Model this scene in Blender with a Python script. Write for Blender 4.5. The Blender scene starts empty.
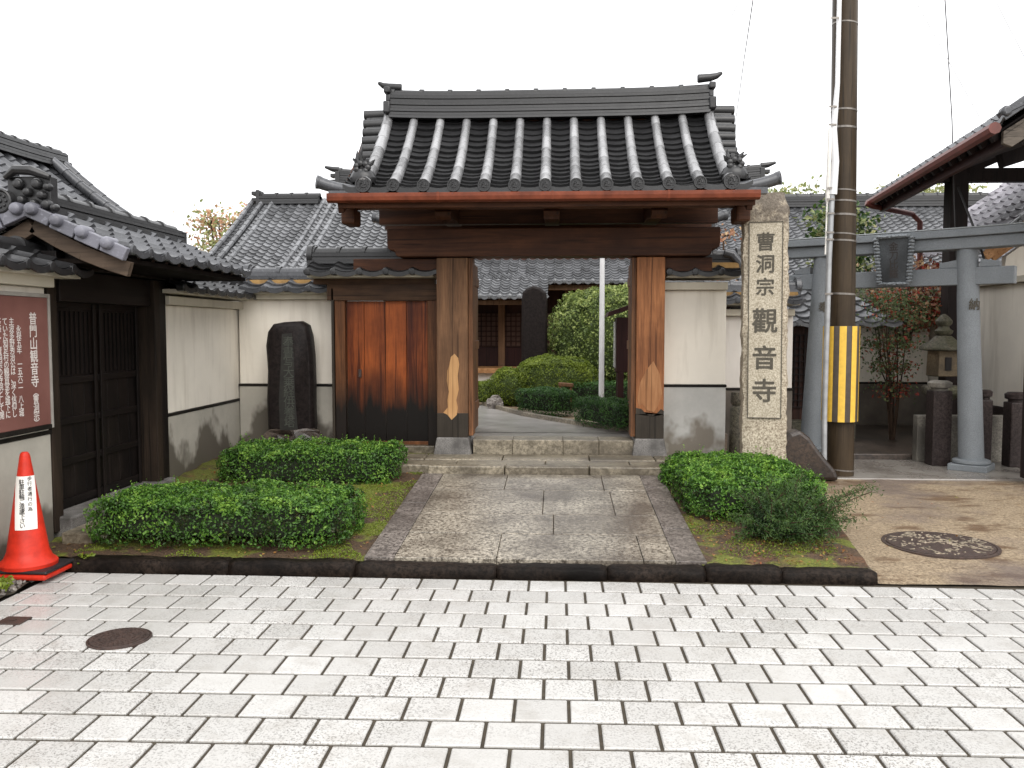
import bpy, math, random
import numpy as np
from mathutils import Vector, Matrix, Euler, noise as mnoise
random.seed(7); rng = np.random.default_rng(7)
S = bpy.context.scene
COL = S.collection
PI = math.pi
R = math.radians

# ------------------------------------------------------------------ camera, world, sun, exposure
cam = bpy.data.cameras.new("camera"); camo = bpy.data.objects.new("camera", cam); COL.objects.link(camo)
FPX = 858.0; TILT = R(3.6); YAW = R(3.0); EYE = 1.45
cam.sensor_fit = 'HORIZONTAL'; cam.sensor_width = 36.0; cam.lens = 36.0 * FPX / 1024.0
cam.clip_start = 0.05; cam.clip_end = 1500
camo.location = (0, 0, EYE); camo.rotation_euler = (PI/2 - TILT, 0, YAW)
S.camera = camo

w = bpy.data.worlds.new("World"); S.world = w; w.use_nodes = True
nt = w.node_tree; nt.nodes.clear()
out = nt.nodes.new('ShaderNodeOutputWorld'); bg = nt.nodes.new('ShaderNodeBackground')
sky = nt.nodes.new('ShaderNodeTexSky'); sky.sky_type = 'NISHITA'; sky.sun_disc = False
sky.sun_elevation = R(44); sky.sun_rotation = R(158); sky.dust_density = 4.0
mixw = nt.nodes.new('ShaderNodeMix'); mixw.data_type = 'RGBA'
mixw.inputs[0].default_value = 0.93                       # thick rain cloud hiding nearly all of the blue
mixw.inputs[7].default_value = (11.6, 11.6, 11.7, 1)
nt.links.new(sky.outputs[0], mixw.inputs[6]); nt.links.new(mixw.outputs[2], bg.inputs[0])
bg.inputs[1].default_value = 0.1
nt.links.new(bg.outputs[0], out.inputs[0])
sun = bpy.data.lights.new("sun", 'SUN'); sun.energy = 1.3; sun.angle = R(50); sun.color = (1, .97, .92)
suno = bpy.data.objects.new("sun", sun); COL.objects.link(suno)
suno.rotation_euler = (R(46), 0, R(22))
S.view_settings.view_transform = 'Standard'; S.view_settings.look = 'None'
S.view_settings.exposure = 0.72; S.view_settings.gamma = 1.0; S.view_settings.use_curve_mapping = False
S.cycles.max_bounces = 6; S.cycles.diffuse_bounces = 3; S.cycles.glossy_bounces = 3
S.cycles.transparent_max_bounces = 6; S.cycles.caustics_reflective = False; S.cycles.caustics_refractive = False

def W(px, py, X=None, Y=None, Z=None):
    """measure: the point where the sight line of a photo pixel meets a plane of the site"""
    x = (px-512)/FPX; v = (384-py)/FPX
    d = (x, math.cos(TILT)+v*math.sin(TILT), -math.sin(TILT)+v*math.cos(TILT))
    c, s = math.cos(YAW), math.sin(YAW)
    d = (d[0]*c-d[1]*s, d[0]*s+d[1]*c, d[2])
    t = X/d[0] if X is not None else Y/d[1] if Y is not None else (Z-EYE)/d[2]
    return Vector((d[0]*t, d[1]*t, d[2]*t+EYE))

# ------------------------------------------------------------------ materials
class NM:
    def __init__(s, name):
        s.m = bpy.data.materials.new(name); s.m.use_nodes = True
        s.t = s.m.node_tree; s.b = s.t.nodes['Principled BSDF']
        s.co = s.t.nodes.new('ShaderNodeTexCoord')
    def map(s, sc=(1,1,1), src='Object', rot=(0,0,0), loc=(0,0,0)):
        n = s.t.nodes.new('ShaderNodeMapping'); n.inputs['Scale'].default_value = sc
        n.inputs['Rotation'].default_value = rot; n.inputs['Location'].default_value = loc
        s.t.links.new(s.co.outputs[src], n.inputs[0]); return n.outputs[0]
    def noise(s, v, scale, detail=4, rough=.55, dist=0):
        n = s.t.nodes.new('ShaderNodeTexNoise'); n.inputs['Scale'].default_value = scale
        n.inputs['Detail'].default_value = detail; n.inputs['Roughness'].default_value = rough
        n.inputs['Distortion'].default_value = dist
        if v is not None: s.t.links.new(v, n.inputs['Vector'])
        return n.outputs[0]
    def vor(s, v, scale, feature='F1', out='Distance'):
        n = s.t.nodes.new('ShaderNodeTexVoronoi'); n.inputs['Scale'].default_value = scale; n.feature = feature
        s.t.links.new(v, n.inputs['Vector']); return n.outputs[out]
    def ramp(s, f, stops):
        n = s.t.nodes.new('ShaderNodeValToRGB'); e = n.color_ramp.elements
        while len(e) < len(stops): e.new(.5)
        for k, (p, c) in enumerate(stops):
            e[k].position = p; e[k].color = (c[0], c[1], c[2], 1) if not isinstance(c, (int, float)) else (c, c, c, 1)
        s.t.links.new(f, n.inputs[0]); return n.outputs[0]
    def mix(s, f, a, b, mode='MIX'):
        n = s.t.nodes.new('ShaderNodeMix'); n.data_type = 'RGBA'; n.blend_type = mode
        for i, x in ((0, f), (6, a), (7, b)):
            if isinstance(x, (int, float)): n.inputs[i].default_value = x if i == 0 else (x, x, x, 1)
            elif isinstance(x, tuple): n.inputs[i].default_value = (*x[:3], 1)
            else: s.t.links.new(x, n.inputs[i])
        return n.outputs[2]
    def math(s, op, a, b=None):
        n = s.t.nodes.new('ShaderNodeMath'); n.operation = op
        for i, x in ((0, a), (1, b)):
            if x is None: continue
            if isinstance(x, (int, float)): n.inputs[i].default_value = x
            else: s.t.links.new(x, n.inputs[i])
        return n.outputs[0]
    def attr(s, name):
        n = s.t.nodes.new('ShaderNodeAttribute'); n.attribute_name = name; return n.outputs['Fac']
    def sep(s, src='Object', ax='Z'):
        n = s.t.nodes.new('ShaderNodeSeparateXYZ')
        if isinstance(src, str): s.t.links.new(s.co.outputs[src], n.inputs[0])
        else: s.t.links.new(src, n.inputs[0])
        return n.outputs[ax]
    def bump(s, h, strength=.3, dist=.01):
        n = s.t.nodes.new('ShaderNodeBump'); n.inputs['Strength'].default_value = strength
        n.inputs['Distance'].default_value = dist
        s.t.links.new(h, n.inputs['Height']); s.t.links.new(n.outputs[0], s.b.inputs['Normal'])
    def set(s, color=None, rough=None, metal=None, spec=None):
        for key, x in (('Base Color', color), ('Roughness', rough), ('Metallic', metal), ('Specular IOR Level', spec)):
            if x is None: continue
            if isinstance(x, (int, float)): s.b.inputs[key].default_value = x
            elif isinstance(x, tuple): s.b.inputs[key].default_value = (*x[:3], 1)
            else: s.t.links.new(x, s.b.inputs[key])
        return s.m

def m_plain(name, c, rough=.6, var=.25, scale=8, bump=.0, spec=None, metal=None):
    n = NM(name); v = n.map()
    f = n.noise(v, scale, 5, .6)
    lo = tuple(x*(1-var) for x in c); hi = tuple(min(1, x*(1+var)) for x in c)
    col = n.ramp(f, [(.3, lo), (.7, hi)])
    if bump: n.bump(n.noise(v, scale*6, 4), bump, .01)
    return n.set(col, rough, metal, spec)

def m_wood(name, dark, light, axis='z', rough=.6, ring=9, stain=None, attr=False):
    n = NM(name)
    sc = {'z': (1,1,.07), 'x': (.07,1,1), 'y': (1,.07,1)}[axis]
    v = n.map(sc)
    f1 = n.noise(v, ring, 6, .6, 1.2); f2 = n.noise(v, 90, 3, .6)
    f = n.math('ADD', n.math('MULTIPLY', f1, .75), n.math('MULTIPLY', f2, .3))
    if attr: f = n.math('ADD', f, n.math('MULTIPLY', n.math('SUBTRACT', n.attr('tint'), .5), .35))
    col = n.ramp(f, [(.36, dark), (.7, light)])
    crk = n.noise(n.map(tuple(x*.35 if x < 1 else x for x in sc), loc=(3.1, 1.7, .4)), 34, 2, .5)
    col = n.mix(n.ramp(crk, [(.60, 0.0), (.66, .75)]), col, tuple(x*.45 for x in dark))
    blot = n.noise(n.map(), 2.2, 4, .6)
    col = n.mix(n.ramp(blot, [(.42, 0.0), (.7, .65)]), col, dark)
    if stain:  # rot and soot creeping up from the foot of the boards: (height of its upper edge, colour, softness)
        z = n.sep('Object', 'Z')
        nn = n.noise(n.map((9,9,.9)), 1.0, 4, .6)
        h = n.math('ADD', z, n.math('MULTIPLY', n.math('SUBTRACT', nn, .5), stain[3] if len(stain) > 3 else .9))
        k = n.ramp(n.math('DIVIDE', n.math('SUBTRACT', h, stain[0]-stain[2]), stain[2]*2), [(0, 1.0), (1, 0.0)])
        col = n.mix(k, col, stain[1])
    n.bump(f, .35, .006)
    return n.set(col, rough, None, .22)

def m_tile(name, c, rough=.3, wear=.5, metal=.0, spec=.5):
    n = NM(name); v = n.map()
    t = n.attr('tint')
    f = n.noise(v, 3.5, 5, .65)
    g = n.noise(v, 45, 3, .6)
    a = tuple(x*.55 for x in c); b = tuple(x*1.5 for x in c)
    col = n.ramp(n.math('ADD', n.math('MULTIPLY', f, .5), n.math('MULTIPLY', t, .5)), [(.2, a), (.8, b)])
    col = n.mix(n.ramp(g, [(.55, 0.0), (.75, wear)]), col, tuple(min(1, x*2.2+.02) for x in c))
    r = n.math('ADD', n.math('MULTIPLY', n.noise(v, 12, 4), .35), rough-.12)
    n.bump(g, .15, .004)
    return n.set(col, r, metal, spec)

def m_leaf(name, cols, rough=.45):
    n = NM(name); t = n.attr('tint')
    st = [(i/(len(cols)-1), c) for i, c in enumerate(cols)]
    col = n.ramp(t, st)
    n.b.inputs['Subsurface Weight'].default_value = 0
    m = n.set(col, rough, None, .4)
    tr = n.t.nodes.new('ShaderNodeBsdfTranslucent'); n.t.links.new(col, tr.inputs[0])
    mx = n.t.nodes.new('ShaderNodeMixShader'); mx.inputs[0].default_value = .25
    o = [x for x in n.t.nodes if x.type == 'OUTPUT_MATERIAL'][0]
    n.t.links.new(n.b.outputs[0], mx.inputs[1]); n.t.links.new(tr.outputs[0], mx.inputs[2]); n.t.links.new(mx.outputs[0], o.inputs[0])
    return m

def m_granite(name, a, b, scale=90, rough=.5, wet=.0, blot=(.5, .8, 1.0), dark=None, spec=.5):
    n = NM(name); v = n.map()
    f = n.noise(v, scale, 3, .8)
    sp = n.vor(v, scale*1.6)
    col = n.ramp(f, [(.38, a), (.62, b)])
    big = n.noise(v, 2.2, 5, .6)
    col = n.mix(n.ramp(big, [(.38, 0.0), (.66, blot[2])]), col, dark or tuple(x*blot[0] for x in a))
    col = n.mix(n.ramp(sp, [(.0, .5), (.25, 0.0)]), col, tuple(x*.4 for x in a))
    t = n.attr('tint'); col = n.mix(.5, col, n.mix(t, tuple(x*.6 for x in a), tuple(min(1, x*1.2) for x in b)), 'MIX') if wet < 0 else col
    n.bump(f, .5, .006)
    return n.set(col, rough, None, spec)

M = {}
# paving: pale concrete setts with dark aggregate, wet film
n = NM('wet pale paver'); v = n.map(); t = n.attr('tint')
g = n.vor(v, 170); g2 = n.noise(v, 110, 2, .75); big = n.noise(v, 1.3, 4, .6); mid = n.noise(v, 9, 4, .6)
base = n.ramp(t, [(0, (.44,.43,.41)), (1, (.55,.54,.52))])
k = n.math('MULTIPLY', n.ramp(g2, [(.52, 0.0), (.62, 1.0)]), n.ramp(big, [(.38, .12), (.62, .9)]))
base = n.mix(n.math('MULTIPLY', k, .9), base, (.10,.09,.08))
base = n.mix(n.ramp(mid, [(.5, 0.0), (.75, .5)]), base, (.33,.31,.28))
n.bump(g2, .4, .004)
M['paver'] = n.set(base, n.ramp(n.noise(v, 2.5, 4), [(.35, .22), (.65, .5)]), None, .45)
M['joint'] = m_plain('joint sand', (.045,.035,.022), .9, .4, 20)
M['kerb'] = m_granite('dark wet kerb stone', (.006,.004,.003), (.030,.021,.016), 40, .5, spec=.10)
M['slab'] = m_granite('path granite', (.06,.05,.038), (.47,.42,.34), 42, .30, 0, (.5,.8,.8), (.055,.042,.032))
M['slab_dark'] = m_granite('path edge granite', (.035,.028,.024), (.30,.26,.23), 42, .45, 0, (.5,.8,.8), (.05,.04,.034))
M['step'] = m_granite('step stone', (.13,.11,.075), (.36,.31,.23), 30, .4, 0, (.5,.8,.85), (.06,.047,.032))
M['basestone'] = m_granite('pillar base granite', (.13,.12,.11), (.4,.38,.36), 110, .6)
M['monument'] = m_granite('yellowed granite', (.19,.15,.105), (.62,.55,.43), 60, .75, 0, (.5,.8,.35), (.17,.13,.085))
M['monument_face'] = m_granite('dressed yellowed granite', (.27,.23,.165), (.60,.54,.43), 80, .7, 0, (.5,.8,.25), (.2,.16,.11))
M['engrave'] = m_plain('engraved strokes', (.075,.066,.05), .85, .3, 30)
M['torii'] = m_granite('blue grey granite', (.15,.165,.18), (.25,.27,.285), 160, .55, 0, (.7,.8,.3))
M['torii_top'] = m_granite('paler grey granite', (.26,.28,.29), (.36,.38,.385), 120, .45, 0, (.7,.8,.2))  # paler tone for the thin slab on top of the lintel
M['plaque'] = m_granite('dark plaque slate', (.05,.055,.06), (.10,.11,.12), 100, .4)
M['stele'] = m_granite('black slate stele', (.006,.004,.004), (.018,.013,.012), 25, .5, 0, (.5,.8,.5), (.010,.007,.006), .15)
M['stele_text'] = m_plain('worn grey stele carving', (.05,.053,.043), .8, .4, 20)
M['stele_pale'] = m_plain('worn grey carving field', (.014,.013,.010), .7, .5, 14)
M['rock'] = m_granite('wet garden rock', (.03,.022,.018), (.12,.09,.07), 30, .4)
M['rock_pale'] = m_granite('pale garden rock', (.12,.1,.09), (.42,.38,.34), 30, .6)
M['rock_brown'] = m_granite('brown wet rock', (.022,.014,.010), (.07,.045,.03), 30, .35)
M['lantern'] = m_granite('mossy lantern stone', (.035,.03,.022), (.15,.13,.095), 40, .7, 0, (.5,.8,.6), (.045,.05,.02))
M['lantern_warm'] = m_granite('ochre lantern stone', (.12,.085,.045), (.26,.19,.11), 40, .7)
M['post_dark'] = m_granite('black fence granite', (.016,.011,.010), (.05,.036,.034), 40, .5, 0, (.5,.8,.3), None, .25)
M['post_light'] = m_granite('pale fence granite', (.16,.145,.12), (.36,.33,.28), 60, .6)
def stain_top(m, z0, dark):   # lichen and soot on the weather-facing head of the stone
    t = m.node_tree; b = t.nodes['Principled BSDF']; src = b.inputs['Base Color'].links[0].from_socket
    co = t.nodes.new('ShaderNodeTexCoord'); sp_ = t.nodes.new('ShaderNodeSeparateXYZ'); t.links.new(co.outputs['Object'], sp_.inputs[0])
    no = t.nodes.new('ShaderNodeTexNoise'); no.inputs['Scale'].default_value = 11; no.inputs['Detail'].default_value = 5; t.links.new(co.outputs['Object'], no.inputs[0])
    ad = t.nodes.new('ShaderNodeMath'); ad.operation = 'MULTIPLY_ADD'; ad.inputs[1].default_value = .9; t.links.new(no.outputs[0], ad.inputs[0]); t.links.new(sp_.outputs['Z'], ad.inputs[2])
    rp_ = t.nodes.new('ShaderNodeMapRange'); rp_.inputs[1].default_value = z0+.45; rp_.inputs[2].default_value = z0+.60; rp_.inputs[4].default_value = .75; t.links.new(ad.outputs[0], rp_.inputs[0])
    mx = t.nodes.new('ShaderNodeMix'); mx.data_type = 'RGBA'; mx.inputs[7].default_value = (*dark, 1)
    t.links.new(rp_.outputs[0], mx.inputs[0]); t.links.new(src, mx.inputs[6]); t.links.new(mx.outputs[2], b.inputs['Base Color'])
stain_top(M['monument'], .96, (.07,.055,.045))
# plaster
def plaster(name, c, dirt):
    n = NM(name); v = n.map(); col = n.ramp(n.noise(v, 2.0, 5, .6), [(.3, tuple(x*.88 for x in c)), (.7, c)])
    st = n.noise(n.map((5,5,.6)), 1.6, 4, .6); col = n.mix(n.ramp(st, [(.50, 0.0), (.75, .38)]), col, dirt)
    n.bump(n.noise(v, 40, 3), .08, .004); return n.set(col, .8)
M['plaster'] = plaster('cream lime plaster', (.86,.80,.70), (.42,.36,.28))
M['plaster_pink'] = plaster('off white plaster', (.80,.75,.69), (.42,.36,.3))
def cement(name, c, dirt, ht, top):
    n = NM(name); v = n.map(); col = n.ramp(n.noise(v, 3.0, 6, .65), [(.3, tuple(x*.75 for x in c)), (.7, c)])
    z = n.sep('Object', 'Z'); nn = n.noise(n.map((1.3,1.3,1.0), loc=(3,1,0)), 1.5, 4, .55)
    h = n.math('ADD', z, n.math('MULTIPLY', n.math('SUBTRACT', nn, .5), 1.3))
    k = n.ramp(n.math('ADD', n.math('MULTIPLY', h, 2.2), .5-ht), [(.35, top), (.6, 0.0)])
    col = n.mix(k, col, dirt); n.bump(n.noise(v, 60, 3), .15, .004)
    return n.set(col, .7)
M['cement'] = cement('damp cement render', (.52,.51,.48), (.13,.10,.065), -.25, .8)
M['cement_left'] = cement('mouldy cement render', (.46,.43,.37), (.075,.062,.045), .02, .88)
M['cement_back'] = m_plain('sooty cement render', (.13,.11,.09), .7, .4, 3)
M['corbel'] = plaster('stained plaster cornice', (.60,.55,.45), (.28,.24,.17))
M['worn'] = m_wood('worn orange sapwood', (.24,.10,.04), (.50,.26,.12), 'z', .5, 5)
M['band'] = m_wood('black batten', (.006,.005,.004), (.02,.015,.012), 'x')
# timber
M['beam'] = m_wood('dark red brown gate timber', (.030,.011,.006), (.125,.048,.021), 'x', .55, 7)
M['beam_y'] = m_wood('dark red brown gate timber lengthwise', (.026,.010,.006), (.10,.038,.018), 'y', .6, 7)
M['post'] = m_wood('weathered gate post', (.075,.034,.017), (.30,.135,.06), 'z', .55, 5)
M['post_grey'] = m_wood('greyed gate post', (.075,.038,.02), (.27,.14,.07), 'z', .6, 5)
M['post_orange'] = m_wood('orange gate post', (.12,.042,.016), (.50,.205,.08), 'z', .5, 9)
M['post_pale'] = m_wood('fresh patched wood', (.40,.21,.085), (.62,.37,.17), 'z', .55, 6)
M['post_foot'] = m_wood('dark capped post foot', (.02,.016,.012), (.06,.048,.036), 'z', .5, 5)
M['panel'] = m_wood('rust brown door boards', (.07,.014,.005), (.42,.105,.024), 'z', .42, 4, (-.14, (.008,.006,.005), .22, .75), True)
M['panel_frame'] = m_wood('brown door frame', (.05,.02,.009), (.24,.095,.036), 'z', .5, 5, (-.2, (.014,.010,.008), .2, .7))
M['lintel'] = m_wood('old lintel wood', (.03,.016,.009), (.12,.062,.032), 'x', .6, 7)
M['black_wood'] = m_wood('charred black boards', (.004,.003,.003), (.017,.012,.010), 'z', .5, 6)
M['soffit'] = m_plain('black eave boards', (.008,.006,.005), .9, .3, 8, 0, .05)  # near-black even tone for the gatehouse soffit
M['black_beam'] = m_wood('charred black beam', (.004,.003,.003), (.017,.012,.010), 'y', .5, 6)
M['barge'] = m_wood('grey brown bargeboard', (.045,.032,.023), (.14,.10,.072), 'x', .7, 8)
M['oldpost'] = m_wood('grey old post', (.010,.007,.005), (.042,.028,.019), 'z', .6, 6)
M['maroon'] = m_wood('maroon notice board wood', (.018,.005,.005), (.05,.016,.014), 'z', .5, 6)
M['pavilion'] = m_wood('black brown pavilion timber', (.007,.004,.004), (.025,.014,.012), 'z', .6, 6)
M['pavilion_red'] = m_wood('dark red pavilion fascia', (.018,.006,.005), (.05,.016,.011), 'y', .5, 6)
M['pavilion_barge'] = m_wood('weathered pavilion bargeboard', (.06,.05,.042), (.19,.16,.13), 'x', .7, 8)
M['orange_wood'] = m_wood('orange eave timber', (.28,.13,.05), (.58,.32,.15), 'y', .6, 6)
M['hall_wood'] = m_wood('hall wall timber', (.02,.009,.006), (.075,.03,.02), 'z', .6, 6)
M['hall_post'] = m_wood('hall post timber', (.12,.065,.035), (.28,.16,.09), 'z', .6, 6)
M['lattice'] = m_plain('lattice paper door', (.10,.05,.035), .7, .3, 5)
M['pole'] = m_wood('creosoted pole brown', (.026,.018,.011), (.07,.048,.028), 'z', .4, 4)
# tiles
M['tile'] = m_tile('smoked black roof tile', (.020,.020,.021), .30, .35)
M['tile_rib'] = m_tile('cover tile with painted highlights', (.26,.26,.265), .22, .5, .35)  # same tile as the field; wet sky highlights put into a paler base colour
M['tile_far'] = m_tile('silver grey roof tile', (.14,.143,.15), .30, .5, .25)
M['tile_mid'] = m_tile('grey garden wall tile', (.07,.072,.078), .24, .6, .2)
M['tile_lav'] = m_tile('sky tinted roof tile', (.25,.235,.26), .4, .5)  # lavender of the reflected sky put into the tile colour
M['tile_verge'] = m_tile('blue grey verge tile', (.14,.14,.165), .35, .5)
M['mortar'] = m_plain('ochre roof clay', (.20,.115,.035), .9, .35, 12)
M['gutter'] = m_plain('red oxide gutter paint', (.15,.038,.018), .5, .35, 9, 0, .2)
M['gutter_dark'] = m_plain('dull red downpipe', (.13,.035,.026), .5, .25, 6)
# others
n = NM('bed soil'); v = n.map(); f = n.noise(v, 2.1, 5, .6); g = n.noise(v, 60, 4, .7)
soil = n.ramp(g, [(.3, (.022,.012,.006)), (.7, (.12,.07,.035))])
moss = n.ramp(g, [(.3, (.05,.062,.006)), (.7, (.20,.225,.022))])
msk = n.ramp(f, [(.50, 0.0), (.56, .9)])
rust = n.ramp(n.noise(n.map(loc=(9,4,0)), 3.5, 4), [(.58, 0.0), (.66, .4)])
col = n.mix(rust, n.mix(msk, soil, moss), (.19,.075,.03)); n.bump(g, .8, .02)
M['bed'] = n.set(col, .75)
n = NM('brown gritty ground'); v = n.map(); g = n.noise(v, 55, 5, .75); f = n.noise(n.map((1,2.2,1)), 2.0, 5, .62)
col = n.ramp(g, [(.36, (.11,.075,.042)), (.64, (.42,.325,.215))])
col = n.mix(n.ramp(f, [(.53, 0.0), (.62, .85)]), col, (.12,.065,.03))
f2 = n.noise(n.map(loc=(5,2,1)), .9, 4, .6); col = n.mix(n.ramp(f2, [(.47, 0.0), (.62, .7)]), col, (.12,.09,.08))
n.bump(g, .7, .012); M['grit'] = n.set(col, n.ramp(f, [(.4, .75), (.66, .3)]))
n = NM('wet concrete apron'); v = n.map(); f = n.noise(v, 1.6, 5, .6)
M['apron'] = n.set(n.ramp(f, [(.3, (.12,.10,.085)), (.7, (.27,.25,.225))]), n.ramp(f, [(.35, .12), (.6, .35)]), None, .7)
n = NM('courtyard concrete'); v = n.map(); f = n.noise(v, 2.6, 5, .6)
M['court'] = n.set(n.ramp(f, [(.3, (.25,.235,.215)), (.7, (.42,.40,.38))]), .25, None, .6)
M['ground'] = m_plain('wide brown earth', (.14,.12,.095), .9, .3, .5)
M['gravelbed'] = m_plain('dark gravel soil', (.075,.06,.042), .85, .6, 40, .8)
M['iron'] = m_plain('rusty cast iron', (.045,.026,.020), .45, .5, 40, .5)
M['iron_worn'] = m_plain('worn cover pattern', (.30,.25,.185), .5, .8, 28, .3)
M['cone'] = m_plain('red cone plastic', (.52,.026,.011), .45, .22, 16, 0, .3)
M['rubber'] = m_plain('black rubber', (.014,.012,.014), .5, .3, 10)
M['paper'] = m_plain('white paper label', (.80,.78,.74), .6, .04, 5)
M['ink'] = m_plain('black marker ink', (.04,.032,.03), .7, .1, 5)
n = NM('faded red sign board'); v = n.map(); f = n.noise(v, 2.5, 5, .6)
M['signred'] = n.set(n.ramp(f, [(.3, (.15,.06,.05)), (.7, (.22,.098,.082))]), .45)
M['signwhite'] = m_plain('white sign lettering', (.72,.66,.62), .5, .08, 20)
M['signframe'] = m_plain('aluminium sign frame', (.33,.31,.28), .4, .2, 8)
M['steel'] = m_plain('galvanised pipe', (.36,.37,.38), .38, .2, 10, 0, None, .3)
M['white_pole'] = m_plain('white painted pole', (.75,.75,.76), .35, .06, 5)
M['yellow'] = m_plain('yellow reflective stripe', (.72,.45,.055), .5, .12, 20)
M['greystripe'] = m_plain('grey black stripe', (.075,.06,.048), .55, .2, 20)
M['wire'] = m_plain('dark cable', (.03,.028,.028), .5, .1, 5)
M['wire_pale'] = m_plain('pale cable', (.45,.45,.46), .5, .1, 5)
M['band_steel'] = m_plain('steel strapping', (.22,.20,.18), .35, .3, 20, 0, None, .5)
M['glass'] = m_plain('glass front', (.50,.50,.48), .12, .1, 3)
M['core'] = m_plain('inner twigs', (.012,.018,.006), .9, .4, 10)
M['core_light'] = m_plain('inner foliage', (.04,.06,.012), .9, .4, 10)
M['bark'] = m_wood('thin stem bark', (.03,.018,.012), (.11,.07,.045), 'z', .8, 10)
M['box_leaf'] = m_leaf('box hedge leaf', [(.032,.032,.008), (.022,.06,.008), (.055,.14,.018), (.10,.22,.028), (.20,.34,.045)])
M['box_leaf_bright'] = m_leaf('fresh box leaf', [(.035,.04,.008), (.022,.065,.008), (.06,.155,.018), (.115,.25,.028), (.22,.37,.05)])
M['juniper'] = m_leaf('juniper needles', [(.012,.032,.008), (.035,.08,.016), (.08,.14,.03)])
M['azalea'] = m_leaf('clipped azalea leaf', [(.05,.08,.008), (.13,.18,.015), (.22,.28,.03)])
M['bigtree'] = m_leaf('glossy round crown leaf', [(.035,.055,.012), (.10,.15,.03), (.22,.28,.07), (.42,.48,.16)])
M['dwarf'] = m_leaf('dwarf hedge leaf', [(.015,.05,.01), (.04,.11,.02), (.08,.18,.035)])
M['maple_g'] = m_leaf('green nandina leaf', [(.05,.08,.03), (.12,.17,.06), (.20,.24,.11)])
M['maple_r'] = m_leaf('red nandina leaf', [(.20,.02,.015), (.38,.05,.03), (.40,.14,.06)])
M['autumn'] = m_leaf('autumn leaf', [(.30,.12,.07), (.5,.27,.16), (.55,.40,.22)])
M['farleaf'] = m_leaf('far pale leaf', [(.16,.2,.07), (.3,.34,.14), (.45,.42,.2)])
M['litter'] = m_leaf('fallen leaf', [(.22,.06,.02), (.35,.2,.06), (.12,.07,.03), (.28,.3,.05)])

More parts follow.
